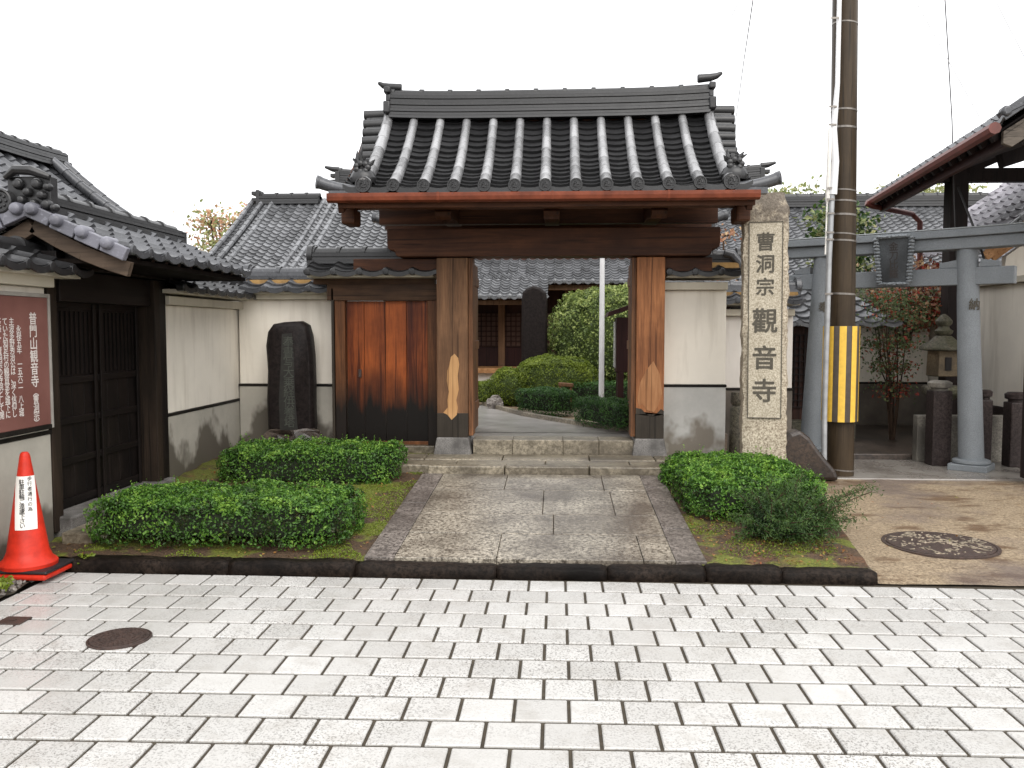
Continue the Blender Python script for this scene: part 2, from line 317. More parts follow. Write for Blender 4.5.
# ------------------------------------------------------------------ mesh builder
class MB:
    def __init__(s): s.v = []; s.f = []; s.mi = []; s.t = []; s.cur = 0; s.tint = .5; s.uvless = True
    def add(s, vs, fs):
        o = len(s.v); s.v += [tuple(a) for a in vs]; s.t += [s.tint]*len(vs)
        for f in fs: s.f.append(tuple(i+o for i in f)); s.mi.append(s.cur)
        return s
    def box(s, x0, x1, y0, y1, z0, z1, top=None):
        tx = ty = 0
        if top: tx, ty = top
        vs = [(x0,y0,z0),(x1,y0,z0),(x1,y1,z0),(x0,y1,z0),(x0+tx,y0+ty,z1),(x1-tx,y0+ty,z1),(x1-tx,y1-ty,z1),(x0+tx,y1-ty,z1)]
        return s.add(vs, [(0,3,2,1),(4,5,6,7),(0,1,5,4),(1,2,6,5),(2,3,7,6),(3,0,4,7)])
    def beam(s, p, q, wd, ht, up=(0,0,1)):
        p = Vector(p); q = Vector(q); d = (q-p).normalized(); sd = d.cross(Vector(up)).normalized(); u = sd.cross(d)
        vs = []
        for c in (p, q):
            for a, b in ((-1,-1),(1,-1),(1,1),(-1,1)): vs.append(c + sd*a*wd/2 + u*b*ht/2)
        return s.add(vs, [(0,1,2,3),(7,6,5,4),(0,4,5,1),(1,5,6,2),(2,6,7,3),(3,7,4,0)])
    def tube(s, pts, rad, n=10, caps=True, a0=0, a1=2*PI, up=None, flat=1.0):
        pts = [Vector(p) for p in pts]
        if not hasattr(rad, '__len__'): rad = [rad]*len(pts)
        closed = abs(a1-a0-2*PI) < 1e-4; m = n if closed else n+1
        vs = []
        d0 = (pts[-1]-pts[0]).normalized()
        ref = Vector(up) if up else (Vector((0,0,1)) if abs(d0.z) < .9 else Vector((0,1,0)))
        for i, p in enumerate(pts):
            d = (pts[min(i+1, len(pts)-1)] - pts[max(i-1, 0)]).normalized()
            sd = d.cross(ref).normalized(); u = sd.cross(d)
            for k in range(m):
                a = a0 + (a1-a0)*k/n
                vs.append(p + sd*math.cos(a)*rad[i] + u*math.sin(a)*rad[i]*flat)
        fs = []
        for i in range(len(pts)-1):
            for k in range(n if closed else n):
                k2 = (k+1) % m
                fs.append((i*m+k, i*m+k2, (i+1)*m+k2, (i+1)*m+k))
        if caps:
            fs.append(tuple(range(m))[::-1]); fs.append(tuple((len(pts)-1)*m+k for k in range(m)))
        return s.add(vs, fs)
    def lathe(s, c, prof, n=20, axis=(0,0,1), sx=1, sy=1, rot=0):
        c = Vector(c); ax = Vector(axis).normalized()
        a = Vector((1,0,0)) if abs(ax.x) < .9 else Vector((0,1,0))
        u = (a - ax*a.dot(ax)).normalized(); v_ = ax.cross(u)
        vs = []
        for r, h in prof:
            for k in range(n):
                t = 2*PI*k/n + rot; vs.append(c + ax*h + u*math.cos(t)*r*sx + v_*math.sin(t)*r*sy)
        fs = []
        for i in range(len(prof)-1):
            for k in range(n): fs.append((i*n+k, i*n+(k+1)%n, (i+1)*n+(k+1)%n, (i+1)*n+k))
        fs.append(tuple(range(n))[::-1]); fs.append(tuple((len(prof)-1)*n+k for k in range(n)))
        return s.add(vs, fs)
    def prism(s, poly, o, u, v_, nrm, th):
        """closed outline poly (a,b) in axes u,v, extruded th along nrm from o"""
        o = Vector(o); u = Vector(u); v_ = Vector(v_); nrm = Vector(nrm); k = len(poly)
        vs = [o+u*a+v_*b for a, b in poly] + [o+u*a+v_*b+nrm*th for a, b in poly]
        fs = [tuple(range(k)), tuple(range(2*k-1, k-1, -1))] + [(i, i+k, (i+1)%k+k, (i+1)%k) for i in range(k)]
        return s.add(vs, fs)
    def grid(s, A, tint=None):
        n0, n1 = A.shape[:2]; o = len(s.v)
        s.v += [tuple(p) for p in A.reshape(-1, 3)]
        s.t += [s.tint]*(n0*n1) if tint is None else list(tint.reshape(-1))
        for i in range(n0-1):
            for j in range(n1-1):
                s.f.append((o+i*n1+j, o+i*n1+j+1, o+(i+1)*n1+j+1, o+(i+1)*n1+j)); s.mi.append(s.cur)
        return s
    def rock(s, c, r, seed=0, n=14, flat=.0, amp=.25):
        c = Vector(c); rows = n
        vs = []; 
        for i in range(rows+1):
            th = PI*i/rows
            for k in range(n*2):
                ph = PI*k/n
                d = Vector((math.sin(th)*math.cos(ph), math.sin(th)*math.sin(ph), math.cos(th)))
                q = d + mnoise.noise_vector(d*1.6 + Vector((seed*7.3, seed*1.7, seed)))*amp*1.6 + mnoise.noise_vector(d*4+Vector((seed, 0, 0)))*amp*.4
                vs.append(c + Vector((q.x*r[0], q.y*r[1], q.z*r[2])))
        fs = []; m = n*2
        for i in range(rows):
            for k in range(m): fs.append((i*m+k, (i+1)*m+k, (i+1)*m+(k+1)%m, i*m+(k+1)%m))
        return s.add(vs, fs)
    def build(s, name, mats, parent=None, smooth=False, bevel=0, origin=None):
        V = np.array(s.v, dtype=np.float64)
        lo = V.min(0); hi = V.max(0)
        o = Vector(origin) if origin else Vector(((lo[0]+hi[0])/2, (lo[1]+hi[1])/2, lo[2] if parent is None else (lo[2]+hi[2])/2))
        me = bpy.data.meshes.new(name)
        V = V - np.array(o)
        me.from_pydata(V.tolist(), [], s.f)
        if not isinstance(mats, (list, tuple)): mats = [mats]
        for m in mats: me.materials.append(m)
        if len(mats) > 1: me.polygons.foreach_set('material_index', np.array(s.mi, dtype=np.int32))
        at = me.attributes.new('tint', 'FLOAT', 'POINT'); at.data.foreach_set('value', np.array(s.t, dtype=np.float32))
        if smooth:
            me.polygons.foreach_set('use_smooth', np.ones(len(me.polygons), dtype=bool))
            if smooth != 'all': me.set_sharp_from_angle(angle=R(40))
        me.update()
        ob = bpy.data.objects.new(name, me); COL.objects.link(ob); ob.location = o
        if bevel:
            b = ob.modifiers.new('bevel', 'BEVEL'); b.width = bevel; b.segments = 2; b.limit_method = 'ANGLE'; b.angle_limit = R(40)
            b.harden_normals = False
        if parent is not None: par(ob, parent)
        return ob

def par(ob, parent):
    ob.parent = parent
    m = Matrix.Identity(4); q = parent; chain = []
    while q is not None: chain.append(q); q = q.parent
    for q in reversed(chain):
        loc = Matrix.LocRotScale(q.location, q.rotation_euler, q.scale)
        m = m @ (q.matrix_parent_inverse if q.parent else Matrix.Identity(4)) @ loc
    ob.matrix_parent_inverse = m.inverted()

def tag(o, label=None, cat=None, group=None, kind=None):
    if label: o['label'] = label
    if cat: o['category'] = cat
    if group: o['group'] = group
    if kind: o['kind'] = kind
    return o
def thing(name, label, cat, loc=(0,0,0), group=None):
    o = bpy.data.objects.new(name, None); COL.objects.link(o); o.location = loc; o.empty_display_size = .2
    return tag(o, label, cat, group)
def struct(mb, name, mat, **k): return tag(mb.build(name, mat, **k), kind='structure')
def bx(name, mat, parent, *a, bevel=.004, **k): return MB().box(*a).build(name, mat, parent, bevel=bevel)

# ------------------------------------------------------------------ text
_cache = {}
def glyph(ch, bold=0.0):
    key = (ch, bold)
    if key in _cache: return _cache[key]
    cu = bpy.data.curves.new('g', 'FONT'); cu.body = ch; cu.size = 1.0; cu.align_x = 'CENTER'; cu.resolution_u = 3
    cu.offset = 0; cu.extrude = .012
    ob = bpy.data.objects.new('g', cu); COL.objects.link(ob)
    dg = bpy.context.evaluated_depsgraph_get(); dg.update()
    me = bpy.data.meshes.new_from_object(ob.evaluated_get(dg))
    vs = [tuple(v.co) for v in me.vertices]; fs = [tuple(p.vertices) for p in me.polygons]
    bpy.data.objects.remove(ob); bpy.data.curves.remove(cu); bpy.data.meshes.remove(me)
    if bold and vs:   # heavier strokes: the glyph struck again slightly shifted
        v0, f0 = vs, fs; vs = []; fs = []
        for q, (dx, dy) in enumerate(((1,0),(-1,0),(0,1),(0,-1),(.7,.7),(-.7,.7),(.7,-.7),(-.7,-.7))):
            o = len(vs); vs += [(a+dx*bold, b+dy*bold, c+q*.0015) for a, b, c in v0]; fs += [tuple(i+o for i in f) for f in f0]
    _cache[key] = (vs, fs); return vs, fs
def vtext(mb, s_, o, u, v_, size, step=None, bold=0.0, sx=1.0, sizes=None, lift=0.0):
    """a column of characters running down from o (centre of the first character)"""
    o = Vector(o); u = Vector(u); v_ = Vector(v_); nrm = u.cross(v_); step = step or size*1.05; y = 0
    for i, ch in enumerate(s_):
        sz = sizes[i] if sizes else size
        if ch not in ' \u3000':
            vs, fs = glyph(ch, bold)
            if vs:
                mb.add([o + u*(a*sz*sx) + v_*((b-.36)*sz - y) + nrm*(c*sz*.25+lift) for a, b, c in vs], fs)
        st = step if not sizes else sz*1.2
        y += st*(.55 if ch == ' ' else 1)
    return mb

# ------------------------------------------------------------------ tiled roofs
def hnoise(i, j, k=0): return (math.sin(i*12.9898+j*78.233+k*37.7)*43758.5453) % 1.0
def pantiles(A, B, C, D, pitch=.25, row=.20, amp=.028, saw=.022, sag=0.0, mb=None, n8=8, jag=.004):
    """A,B eave ends; C,D ridge ends (A-C and B-D are the slopes). Wavy interlocking tiles, each row lapping the one below."""
    A, B, C, D = (np.array(p, dtype=float) for p in (A, B, C, D))
    Lu = max(np.linalg.norm(B-A), np.linalg.norm(D-C)); Lv = (np.linalg.norm(C-A)+np.linalg.norm(D-B))/2
    nu = max(2, round(Lu/pitch)); nv = max(2, round(Lv/row))
    nrm = np.cross(B-A, C-A); nrm /= np.linalg.norm(nrm)
    if nrm[2] < 0: nrm = -nrm
    us = []; prof = []; ui = []
    for i in range(nu):
        for k in range(n8):
            t = k/n8; us.append((i+t)/nu); ui.append(i)
            if t < .3: h = math.sin(PI*(t/.3))*.95 + .02
            else: h = -.55*math.sin(PI*((t-.3)/.7))
            prof.append(h*amp)
    us.append(1.0); prof.append(.02*amp); ui.append(nu-1)
    us = np.array(us); prof = np.array(prof); ui = np.array(ui)
    vs = []; so = []; vj = []
    for j in range(nv):
        vs += [j/nv, j/nv+1e-4, (j+1)/nv - 1e-4]; so += [-.3*saw, saw, 0.0]; vj += [j, j, j]
    vs = np.array(vs); so = np.array(so); vj = np.array(vj)
    U, V = np.meshgrid(us, vs); P = (A*(1-U)[...,None] + B*U[...,None])*(1-V)[...,None] + (C*(1-U)[...,None]+D*U[...,None])*V[...,None]
    P[..., 2] -= sag*4*V*(1-V)
    I, J = np.meshgrid(ui, vj)
    rn = (np.sin(I*12.9898+J*78.233)*43758.5453) % 1.0
    P += nrm*(prof[None, :, None] + so[:, None, None] + (rn*jag)[..., None])
    mb = mb or MB(); mb.grid(P, rn); return mb

def ridge(p, q, wd, layers, lh=.035, cap=.055, rise=0.0, mb=None, n=14, bands=True, top_only=False):
    """stacked flat ridge tiles with a round cap course; ends lift by rise"""
    mb = mb or MB(); p = Vector(p); q = Vector(q); L = (q-p).length; d = (q-p).normalized(); sd = d.cross(Vector((0,0,1))).normalized()
    def at(t, h=0, s_=0): 
        c = p.lerp(q, t); return c + sd*s_ + Vector((0,0,h + rise*(2*t-1)**4))
    for k in range(layers):
        hw = wd/2*(1 - .04*k) + (.012 if k % 2 == 0 else 0); z0 = k*lh; z1 = z0 + lh*.78
        mb.tint = random.random()
        V = []
        for i in range(n+1):
            t = i/n; V += [at(t, z0, -hw), at(t, z0, hw), at(t, z1, hw*.985), at(t, z1, -hw*.985)]
        fs = []
        for i in range(n):
            for a in range(4): fs.append((i*4+a, i*4+(a+1)%4, (i+1)*4+(a+1)%4, (i+1)*4+a))
        fs += [(3,2,1,0), (n*4, n*4+1, n*4+2, n*4+3)]
        mb.add(V, fs)
        V = []   # recessed course between the layers
        for i in range(n+1):
            t = i/n; V += [at(t, z1-.002, -hw*.86), at(t, z1-.002, hw*.86), at(t, z0+lh+.002, hw*.86), at(t, z0+lh+.002, -hw*.86)]
        mb.add(V, fs)
    h = layers*lh
    nb = max(1, round(L/.26))
    for i in range(nb):
        mb.tint = random.random(); t0 = i/nb; t1 = (i+1)/nb
        mb.tube([at(t0, h+.006), at(t0+(t1-t0)*.12, h+.006), at(t0+(t1-t0)*.13, h), at(t1, h)], [cap*1.16, cap*1.16, cap, cap], 12, True, flat=.9)
    mb.tint = .5
    return mb

def eave_caps(mb, A, B, pitch, r=.04, drop=.05, out=(0,-1,0)):
    """drooping eave tiles: a flat curved lip with a small round boss at every tile joint"""
    A = Vector(A); B = Vector(B); n = max(1, round((B-A).length/pitch)); d = (B-A)/n; o = Vector(out).normalized()
    dn = d.normalized()
    for i in range(n):
        mb.tint = random.random()
        c = A + d*(i+.15)
        mb.lathe(c + o*.0 + Vector((0,0,.004)), [(r, -.05), (r, .012), (r*.8, .02), (r*.3, .022)], 12, o)
        poly = [(-.02,.0)] + [(.02+ (d.length-.04)*k/8, -drop*.45*math.sin(PI*k/8) - drop*.35) for k in range(9)] + [(d.length,.0)] + [(.02+(d.length-.04)*k/8, .02-drop*.45*math.sin(PI*k/8)) for k in range(8, -1, -1)]
        mb.prism(poly, A + d*(i+.15) + o*.001, dn, (0,0,1), o, .016)
    mb.tint = .5
    return mb

# ------------------------------------------------------------------ foliage
def leaves_mesh(P, N, size, tint, jitter=.7, asp=.55):
    """numpy: one small rhombic leaf per point"""
    k = len(P)
    D = N + rng.normal(0, jitter, (k, 3)); D /= np.linalg.norm(D, axis=1)[:, None]
    a = rng.normal(0, 1, (k, 3)); T = a - D*(a*D).sum(1)[:, None]; T /= np.linalg.norm(T, axis=1)[:, None]
    Bn = np.cross(D, T); sz = size*(.6+.8*rng.random(k))[:, None]
    Q = np.stack([P - T*sz*.5, P + Bn*sz*asp*.5 + D*sz*.08, P + T*sz*.5, P - Bn*sz*asp*.5 + D*sz*.08], 1)
    return Q.reshape(-1, 3), np.repeat(tint, 4)
def foliage(name, Q, T, mat, parent=None, core=None, coremat=None):
    """leaf quads plus an optional core MB"""
    k = len(Q)//4
    V = Q; F = np.arange(k*4).reshape(-1, 4); ncore = 0
    cf = []; 
    if core:
        V = np.vstack([Q, np.array(core.v)]); T = np.concatenate([T, np.full(len(core.v), .3)])
        cf = [tuple(i+k*4 for i in f) for f in core.f]
    lo = V.min(0); hi = V.max(0); o = np.array([(lo[0]+hi[0])/2, (lo[1]+hi[1])/2, lo[2]])
    me = bpy.data.meshes.new(name); me.from_pydata((V-o).tolist(), [], F.tolist()+cf)
    me.materials.append(mat)
    if core: me.materials.append(coremat); me.polygons.foreach_set('material_index', np.array([0]*k+[1]*len(cf), dtype=np.int32))
    at = me.attributes.new('tint', 'FLOAT', 'POINT'); at.data.foreach_set('value', T.astype(np.float32))
    me.update(); ob = bpy.data.objects.new(name, me); COL.objects.link(ob); ob.location = o
    if parent is not None: par(ob, parent)
    return ob
def vn(p, s): return mnoise.noise(Vector(p)*s)
def hedge_pts(c, half, rot, nleaf, pw=5, amp=.05, seed=0, depth=.06, skipbottom=True, dome=None):
    """points and normals near the surface of a clipped, slightly bumpy box (superellipsoid)"""
    P = []; N = []; T = []
    a, b, h = half; cr, sr = math.cos(rot), math.sin(rot)
    while len(P) < nleaf:
        # choose a face by area
        f = random.choices((0,1,2), (4*a*b, 4*a*h, 4*b*h))[0]
        q = [random.uniform(-1,1) for _ in range(3)]
        if f == 0: q[2] = 1.0
        elif f == 1: q[1] = random.choice((-1,1))
        else: q[0] = random.choice((-1,1))
        L = (abs(q[0])**pw + abs(q[1])**pw + abs(q[2])**pw)**(1/pw); q = [x/L for x in q]
        nv = Vector((np.sign(q[0])*abs(q[0])**(pw-1)/a, np.sign(q[1])*abs(q[1])**(pw-1)/b, np.sign(q[2])*abs(q[2])**(pw-1)/h)).normalized()
        x = Vector((q[0]*a, q[1]*b, q[2]*h))
        bump = vn(x+Vector((seed*3,0,0)), 5)*amp + vn(x+Vector((seed,5,0)), 14)*amp*.6
        dp = (random.random()**2)*depth
        x = x + nv*(bump - dp)
        tn = .5 + vn(x+Vector((seed*2,1,3)), 7)*.55 + vn(x, 22)*.35 + random.uniform(-.22,.22) - dp/depth*.30 + .12*nv.z  # inner leaves tinted darker, upward ones lighter: shading put into leaf colour
        y = Vector((x.x*cr-x.y*sr, x.x*sr+x.y*cr, x.z)) + Vector(c)
        nn = Vector((nv.x*cr-nv.y*sr, nv.x*sr+nv.y*cr, nv.z))
        P.append(y); N.append(nn); T.append(min(1, max(0, tn)))
    return np.array(P), np.array(N), np.array(T)
def superbox(mb, c, half, rot, pw=5, n=14):
    cr, sr = math.cos(rot), math.sin(rot); vs = []; rows = n
    for i in range(rows+1):
        th = -PI/2 + PI*i/rows
        for k in range(2*n):
            ph = PI*k/n; q = [math.cos(th)*math.cos(ph), math.cos(th)*math.sin(ph), math.sin(th)]
            L = (abs(q[0])**pw+abs(q[1])**pw+abs(q[2])**pw)**(1/pw); q = [q[0]/L*half[0], q[1]/L*half[1], q[2]/L*half[2]]
            vs.append((q[0]*cr-q[1]*sr+c[0], q[0]*sr+q[1]*cr+c[1], q[2]+c[2]))
    m = 2*n; fs = [(i*m+k, i*m+(k+1)%m, (i+1)*m+(k+1)%m, (i+1)*m+k) for i in range(rows) for k in range(m)]
    mb.add(vs, fs); return mb
def hedge(name, label, c, half, rot=0, nleaf=14000, size=.022, mat='box_leaf', group=None, pw=5, amp=.05, seed=0, cat='hedge', core='core', shoots=120, depth=.07):
    P, N, T = hedge_pts(c, half, rot, nleaf, pw, amp, seed, depth)
    if shoots:  # stray shoots standing out of the clipped surface
        idx = rng.integers(0, len(P), shoots); SP = []; SN = []; ST = []
        for i in idx:
            if N[i][2] < -.2: continue
            d = N[i]*.6 + np.array([0,0,.5]) + rng.normal(0, .3, 3); L = random.uniform(.02, .07)
            for k in range(6): SP.append(P[i] + d*L*k/5); SN.append(N[i]); ST.append(random.uniform(.6, 1))
        if SP: P = np.vstack([P, SP]); N = np.vstack([N, SN]); T = np.concatenate([T, ST])
    Q, TT = leaves_mesh(P, N, size, T)
    cm = superbox(MB(), c, (half[0]-depth, half[1]-depth, half[2]-depth*.9), rot, pw)
    return tag(foliage(name, Q, TT, M[mat], None, cm, M[core]), label, cat, group)

# ================================================================== THE SETTING
GL = MB(); GL.grid(np.array([[(x, y, -.06) for x in np.linspace(-300, 300, 7)] for y in np.linspace(-300, 400, 8)]))
struct(GL, 'ground', M['ground'])
# --- paving: individual setts in running bond, rows drifting a little out of true, as on the photo
mb = MB(); PW = .2; 
def pave(u, v_):   # u across, v rows counted back from the kerb
    y = 4.90 - v_*PW
    tilt = -.012 + .038*(v_/12.0)
    return u, y + tilt*u*.8
row = 0
base_off = -.155
while row < 25:
    off = base_off + (PW*1.045*.5 if row % 2 else 0) + random.uniform(-.004,.004)
    i0 = math.floor((-2.97-off)/(PW*1.045)); 
    for i in range(i0, 32):
        x0 = off + i*PW*1.045 + .007; x1 = x0 + PW*1.045 - .014
        x0 = max(x0, -2.97)
        if x1 - x0 < .03: continue
        g = .0105; mb.tint = random.random()
        dz = random.uniform(-.0008, .0008); tx = random.uniform(-.0003,.0003)
        c4 = [pave(x0, row+1-g/PW), pave(x1, row+1-g/PW), pave(x1, row+g/PW), pave(x0, row+g/PW)]
        b = .004; vs = []
        cx = (c4[0][0]+c4[1][0])/2; cy = (c4[0][1]+c4[2][1])/2
        for (x, y) in c4: vs.append((x, y, -.03))
        for (x, y) in c4: vs.append((x, y, dz-.004))
        for (x, y) in c4: vs.append((x-b*np.sign(x-cx), y-b*np.sign(y-cy), dz+tx*np.sign(x-cx)))
        mb.add(vs, [(0,1,5,4),(1,2,6,5),(2,3,7,6),(3,0,4,7),(4,5,9,8),(5,6,10,9),(6,7,11,10),(7,4,8,11),(8,9,10,11)])
    row += 1
struct(mb, 'paving', M['paver'])
MB_ = MB().grid(np.array([[(x, y, -.009) for x in (-2.98, 7.0)] for y in (-.3, 4.95)])); struct(MB_, 'paving_bed', M['joint'])
# kerb stones
mb = MB(); kx = [-2.95, -1.95, -1.19, -.35, .30, .87, 1.30, 1.84]
for i in range(len(kx)-1):
    mb.tint = random.random(); j = random.uniform(-.008,.008); a, b = kx[i]+.0015, kx[i+1]-.0015
    prof_ = [(4.930,-.02),(4.927,.02),(4.929,.050),(4.938,.066),(4.96,.072),(4.99,.073),(5.03,.072),(5.05,.064),(5.05,-.02)]
    n_ = max(4, int((b-a)/.03)); A = np.zeros((n_+1, len(prof_), 3))
    for p_ in range(n_+1):
        x = a+(b-a)*p_/n_; end = .010 if p_ in (0, n_) else 0
        for q_, (y, z) in enumerate(prof_):
            nz = mnoise.noise_vector(Vector((x*6, y*9, z*9)))*.009 + mnoise.noise_vector(Vector((x*22, y*30, z*30)))*.005
            A[p_, q_] = (x, y+nz.y-(0 if end == 0 else -end*(1 if y < 4.98 else -1)), z+nz.z+(j if z > 0 else 0) - (end*.8 if z > .05 else 0))
    mb.grid(A)
    o_ = len(mb.v); m_ = len(prof_); mb.f.append(tuple(o_-m_+q for q in range(m_))); mb.mi.append(0); mb.f.append(tuple(o_-m_*(n_+1)+q for q in range(m_))[::-1]); mb.mi.append(0)
k = mb.build('kerb', M['kerb'], smooth='all'); tag(k, kind='structure')
# planting beds left and right of the path
def sheet(name, mat, poly_x, y0, y1, zf, nx=60, ny=60, rough=.012, sc=6):
    A = np.zeros((ny+1, nx+1, 3))
    for j in range(ny+1):
        y = y0 + (y1-y0)*j/ny; xa, xb = poly_x(y)
        for i in range(nx+1):
            x = xa + (xb-xa)*i/nx; A[j, i] = (x, y, zf(x, y) + rough*vn((x, y, 0), sc) + rough*.6*vn((x, y, 3), sc*4))
    return struct(MB().grid(A), name, mat, smooth='all')
bz = lambda x, y: .060 + (y-5.05)*.053
sheet('planting_soil', M['bed'], lambda y: (-3.32, -1.16), 5.045, 8.85, bz, 90, 120)
sheet('planting_soil', M['bed'], lambda y: (.86, 1.83+(y-5)*.12), 5.045, 8.4, bz, 60, 90)
sheet('gritty_ground', M['grit'], lambda y: (1.845+(y-5)*.12 if y > 4.93 else 1.84, 9), 4.925, 8.15, lambda x, y: .004+(y-4.9)*.014, 160, 90, .007, 3)
sheet('corner_soil', M['gravelbed'], lambda y: (-6, -2.985), 1.5, 5.2, lambda x, y: -.01 + max(0, y-4.2)*.06, 80, 90, .02, 9)
mb = MB().box(1.80, 1.845, 5.05, 8.3, -.03, .05); mb.v = [(x+(y-5)*.12, y, z) for x, y, z in mb.v]
tag(mb.build('bed_edging', M['step'], bevel=.008), kind='structure')
struct(MB().box(2.0, 9.5, 8.14, 9.35, -.05, .062), 'apron', M['apron'], bevel=.01)
struct(MB().box(1.9, 9.5, 9.36, 13, -.05, .12), 'shrine_court', M['rock'], bevel=.01)
# granite path climbing to the gate, laid in slabs with edge strips
mb = MB(); ys = [5.06, 5.58, 6.06, 6.78, 7.34]
zp = lambda y: .080 + (y-5.06)*.056
def slab(mb, x0, x1, y0, y1, mi):
    mb.cur = mi; mb.tint = random.random(); g = .0018; a, b, c, d = x0+g, x1-g, y0+.006, y1-.006; j = random.uniform(-.002,.002)
    vs = [(a,c,-.02),(b,c,-.02),(b,d,-.02),(a,d,-.02),(a,c,zp(c)+j),(b,c,zp(c)+j),(b,d,zp(d)+j),(a,d,zp(d)+j)]
    mb.add(vs, [(0,3,2,1),(4,5,6,7),(0,1,5,4),(1,2,6,5),(2,3,7,6),(3,0,4,7)])
seams = [[-.19+-.17, .52], [.0-.02], [-.10, .42], [-.42, .38]]
for r_ in range(4):
    xs = [-.98] + seams[r_] + [.71]
    for i in range(len(xs)-1): slab(mb, xs[i], xs[i+1], ys[r_], ys[r_+1], 0)
for a, b in ((5.06, 6.35), (6.35, 7.34)):
    slab(mb, -1.165, -.98, a, b, 1)
for a, b in ((5.06, 5.75), (5.75, 6.9), (6.9, 7.34)):
    slab(mb, .71, .895, a, b, 1)
struct(mb, 'path', [M['slab'], M['slab_dark']], bevel=.004)
struct(MB().box(-1.16, .89, 5.07, 7.4, -.05, .066), 'path_bed', M['joint'])
# doorstep and platform stones before the gate
mb = MB()
for a, b in ((-1.12, -.45), (-.45, .28), (.28, .95)): mb.tint = random.random(); mb.box(a+.003, b-.003, 7.345, 7.47, .0, .275)
for a, b in ((-1.5, -.9), (-.9, -.1), (-.1, .65), (.65, 1.35)): mb.tint = random.random(); mb.box(a+.003, b-.003, 7.475, 7.78, .0, .262)
for a, b in ((-2.25,-1.6),(-1.6, -1.22), (-1.22, -.5), (-.5, .3), (.3, .9), (.9, 1.35)): mb.tint = random.random(); mb.box(a+.003, b-.003, 7.785, 8.1, .0, .27)
k = mb.build('doorstep', M['step'], bevel=.012); tag(k, kind='structure')
mb = MB()
for a, b in ((-.80, -.42), (-.42, .06), (.06, .40), (.40, .73)): mb.tint = random.random(); mb.box(a+.001, b-.001, 8.12, 8.42, .1, .405)
k = mb.build('gate_sill', M['step'], bevel=.007); tag(k, kind='structure')
# courtyard behind the gate
struct(MB().box(-3.1, 1.75, 8.86, 16.5, .0, .385), 'courtyard_ground', M['grit'], bevel=.004)
struct(MB().box(-1.0, 1.0, 8.425, 8.87, .0, .392), 'courtyard_ground', M['court'], bevel=.004)
A = np.array([[(-1.3, 8.8, .396), (.86, 8.8, .396)], [(-1.3, 9.4, .396), (.30, 9.4, .396)], [(-1.4, 10.5, .396), (-.42, 10.5, .396)], [(-2.6, 12.6, .396), (-1.05, 12.0, .396)]])
struct(MB().grid(A), 'courtyard_path', M['court'])
mb = MB(); pts = [(.88, 8.82), (.32, 9.4), (-.40, 10.5), (-1.03, 12.0)]
for a, b in zip(pts, pts[1:]): mb.beam((a[0], a[1], .41), (b[0], b[1], .41), .06, .07)
k = mb.build('path_edging', M['step'], bevel=.006); tag(k, kind='structure')

# ================================================================== MAIN GATE
G = thing('temple_gate', 'dark timber temple gate with black tiled roof, curved ridge and red gutter', 'gate', (-.03, 8.25, .27))
mb = MB()
for (x0, x1, nm, mats) in ((-1.14, -.843, 'post', 'post_grey'), (.742, 1.005, 'post', 'post_orange')):
    p = bx('post', M[mats], G, x0, x1, 8.1, 8.385, .43, 2.13, bevel=.008)
    MB().box(x0-.001, x1+.001, 8.096, 8.389, .428, .66).build('post_shoe', M['post_foot'], p, bevel=.004)
    MB().box(x0-.045, x1+.045, 8.05, 8.43, .2, .43, (.04, .04)).build('base_stone', M['basestone'], G, bevel=.015)
    # weather-grown ragged edge of the shoe and patches of paler wood
    if x0 > 0:
        poly = [(.0,.0),(.263,.0),(.263,.03),(.235,.05),(.20,.01),(.16,-.02),(.12,-.015),(.08,.02),(.05,.05),(.0,.06)]
        MB().prism([(a, b) for a, b in poly], (x0, 8.094, .66), (1,0,0), (0,0,1), (0,-1,0), .003).build('post_shoe', M['post_foot'], p)
        poly = [(.03,.07),(.06,.10),(.10,.04),(.17,.02),(.215,.09),(.245,.2),(.22,.38),(.16,.5),(.1,.42),(.04,.3),(.015,.15)]
        MB().prism(poly, (x0, 8.098, .66), (1,0,0), (0,0,1), (0,-1,0), .003).build('worn_patch', M['worn'], p)
    else:
        poly = [(.10,-.02),(.14,-.07),(.19,-.02),(.20,.05),(.185,.12),(.21,.22),(.2,.35),(.215,.46),(.205,.52),(.17,.56),(.135,.53),(.12,.45),(.10,.40),(.095,.3),(.115,.2),(.10,.12),(.105,.05),(.06,.0)]
        MB().prism(poly, (x0, 8.098, .665), (1,0,0), (0,0,1), (0,-1,0), .005).build('worn_patch', M['post_pale'], p)
for sx_, x0, x1 in ((-1, -.875, -.845), (1, .752, .782)):
    lf = bx('gate_leaf', M['post'], G, x0, x1, 8.40, 9.18, .42, 2.12)
    for zz in (.62, 1.25, 1.9):
        MB().box(x0-.012 if sx_ > 0 else x1-.004, x0+.004 if sx_ > 0 else x1+.012, 8.41, 9.17, zz, zz+.09).build('rail', M['post'], lf, bevel=.003)
    MB().box(x0-.02 if sx_ > 0 else x1, x0 if sx_ > 0 else x1+.02, 8.42, 8.56, .78, .90).build('hinge', M['iron'], lf, bevel=.003)
# brown inner jambs seen beside the posts
bx('jamb', M['post'], G, -.842, -.80, 8.14, 8.36, .44, 2.13); bx('jamb', M['post'], G, .70, .741, 8.14, 8.36, .44, 2.13)
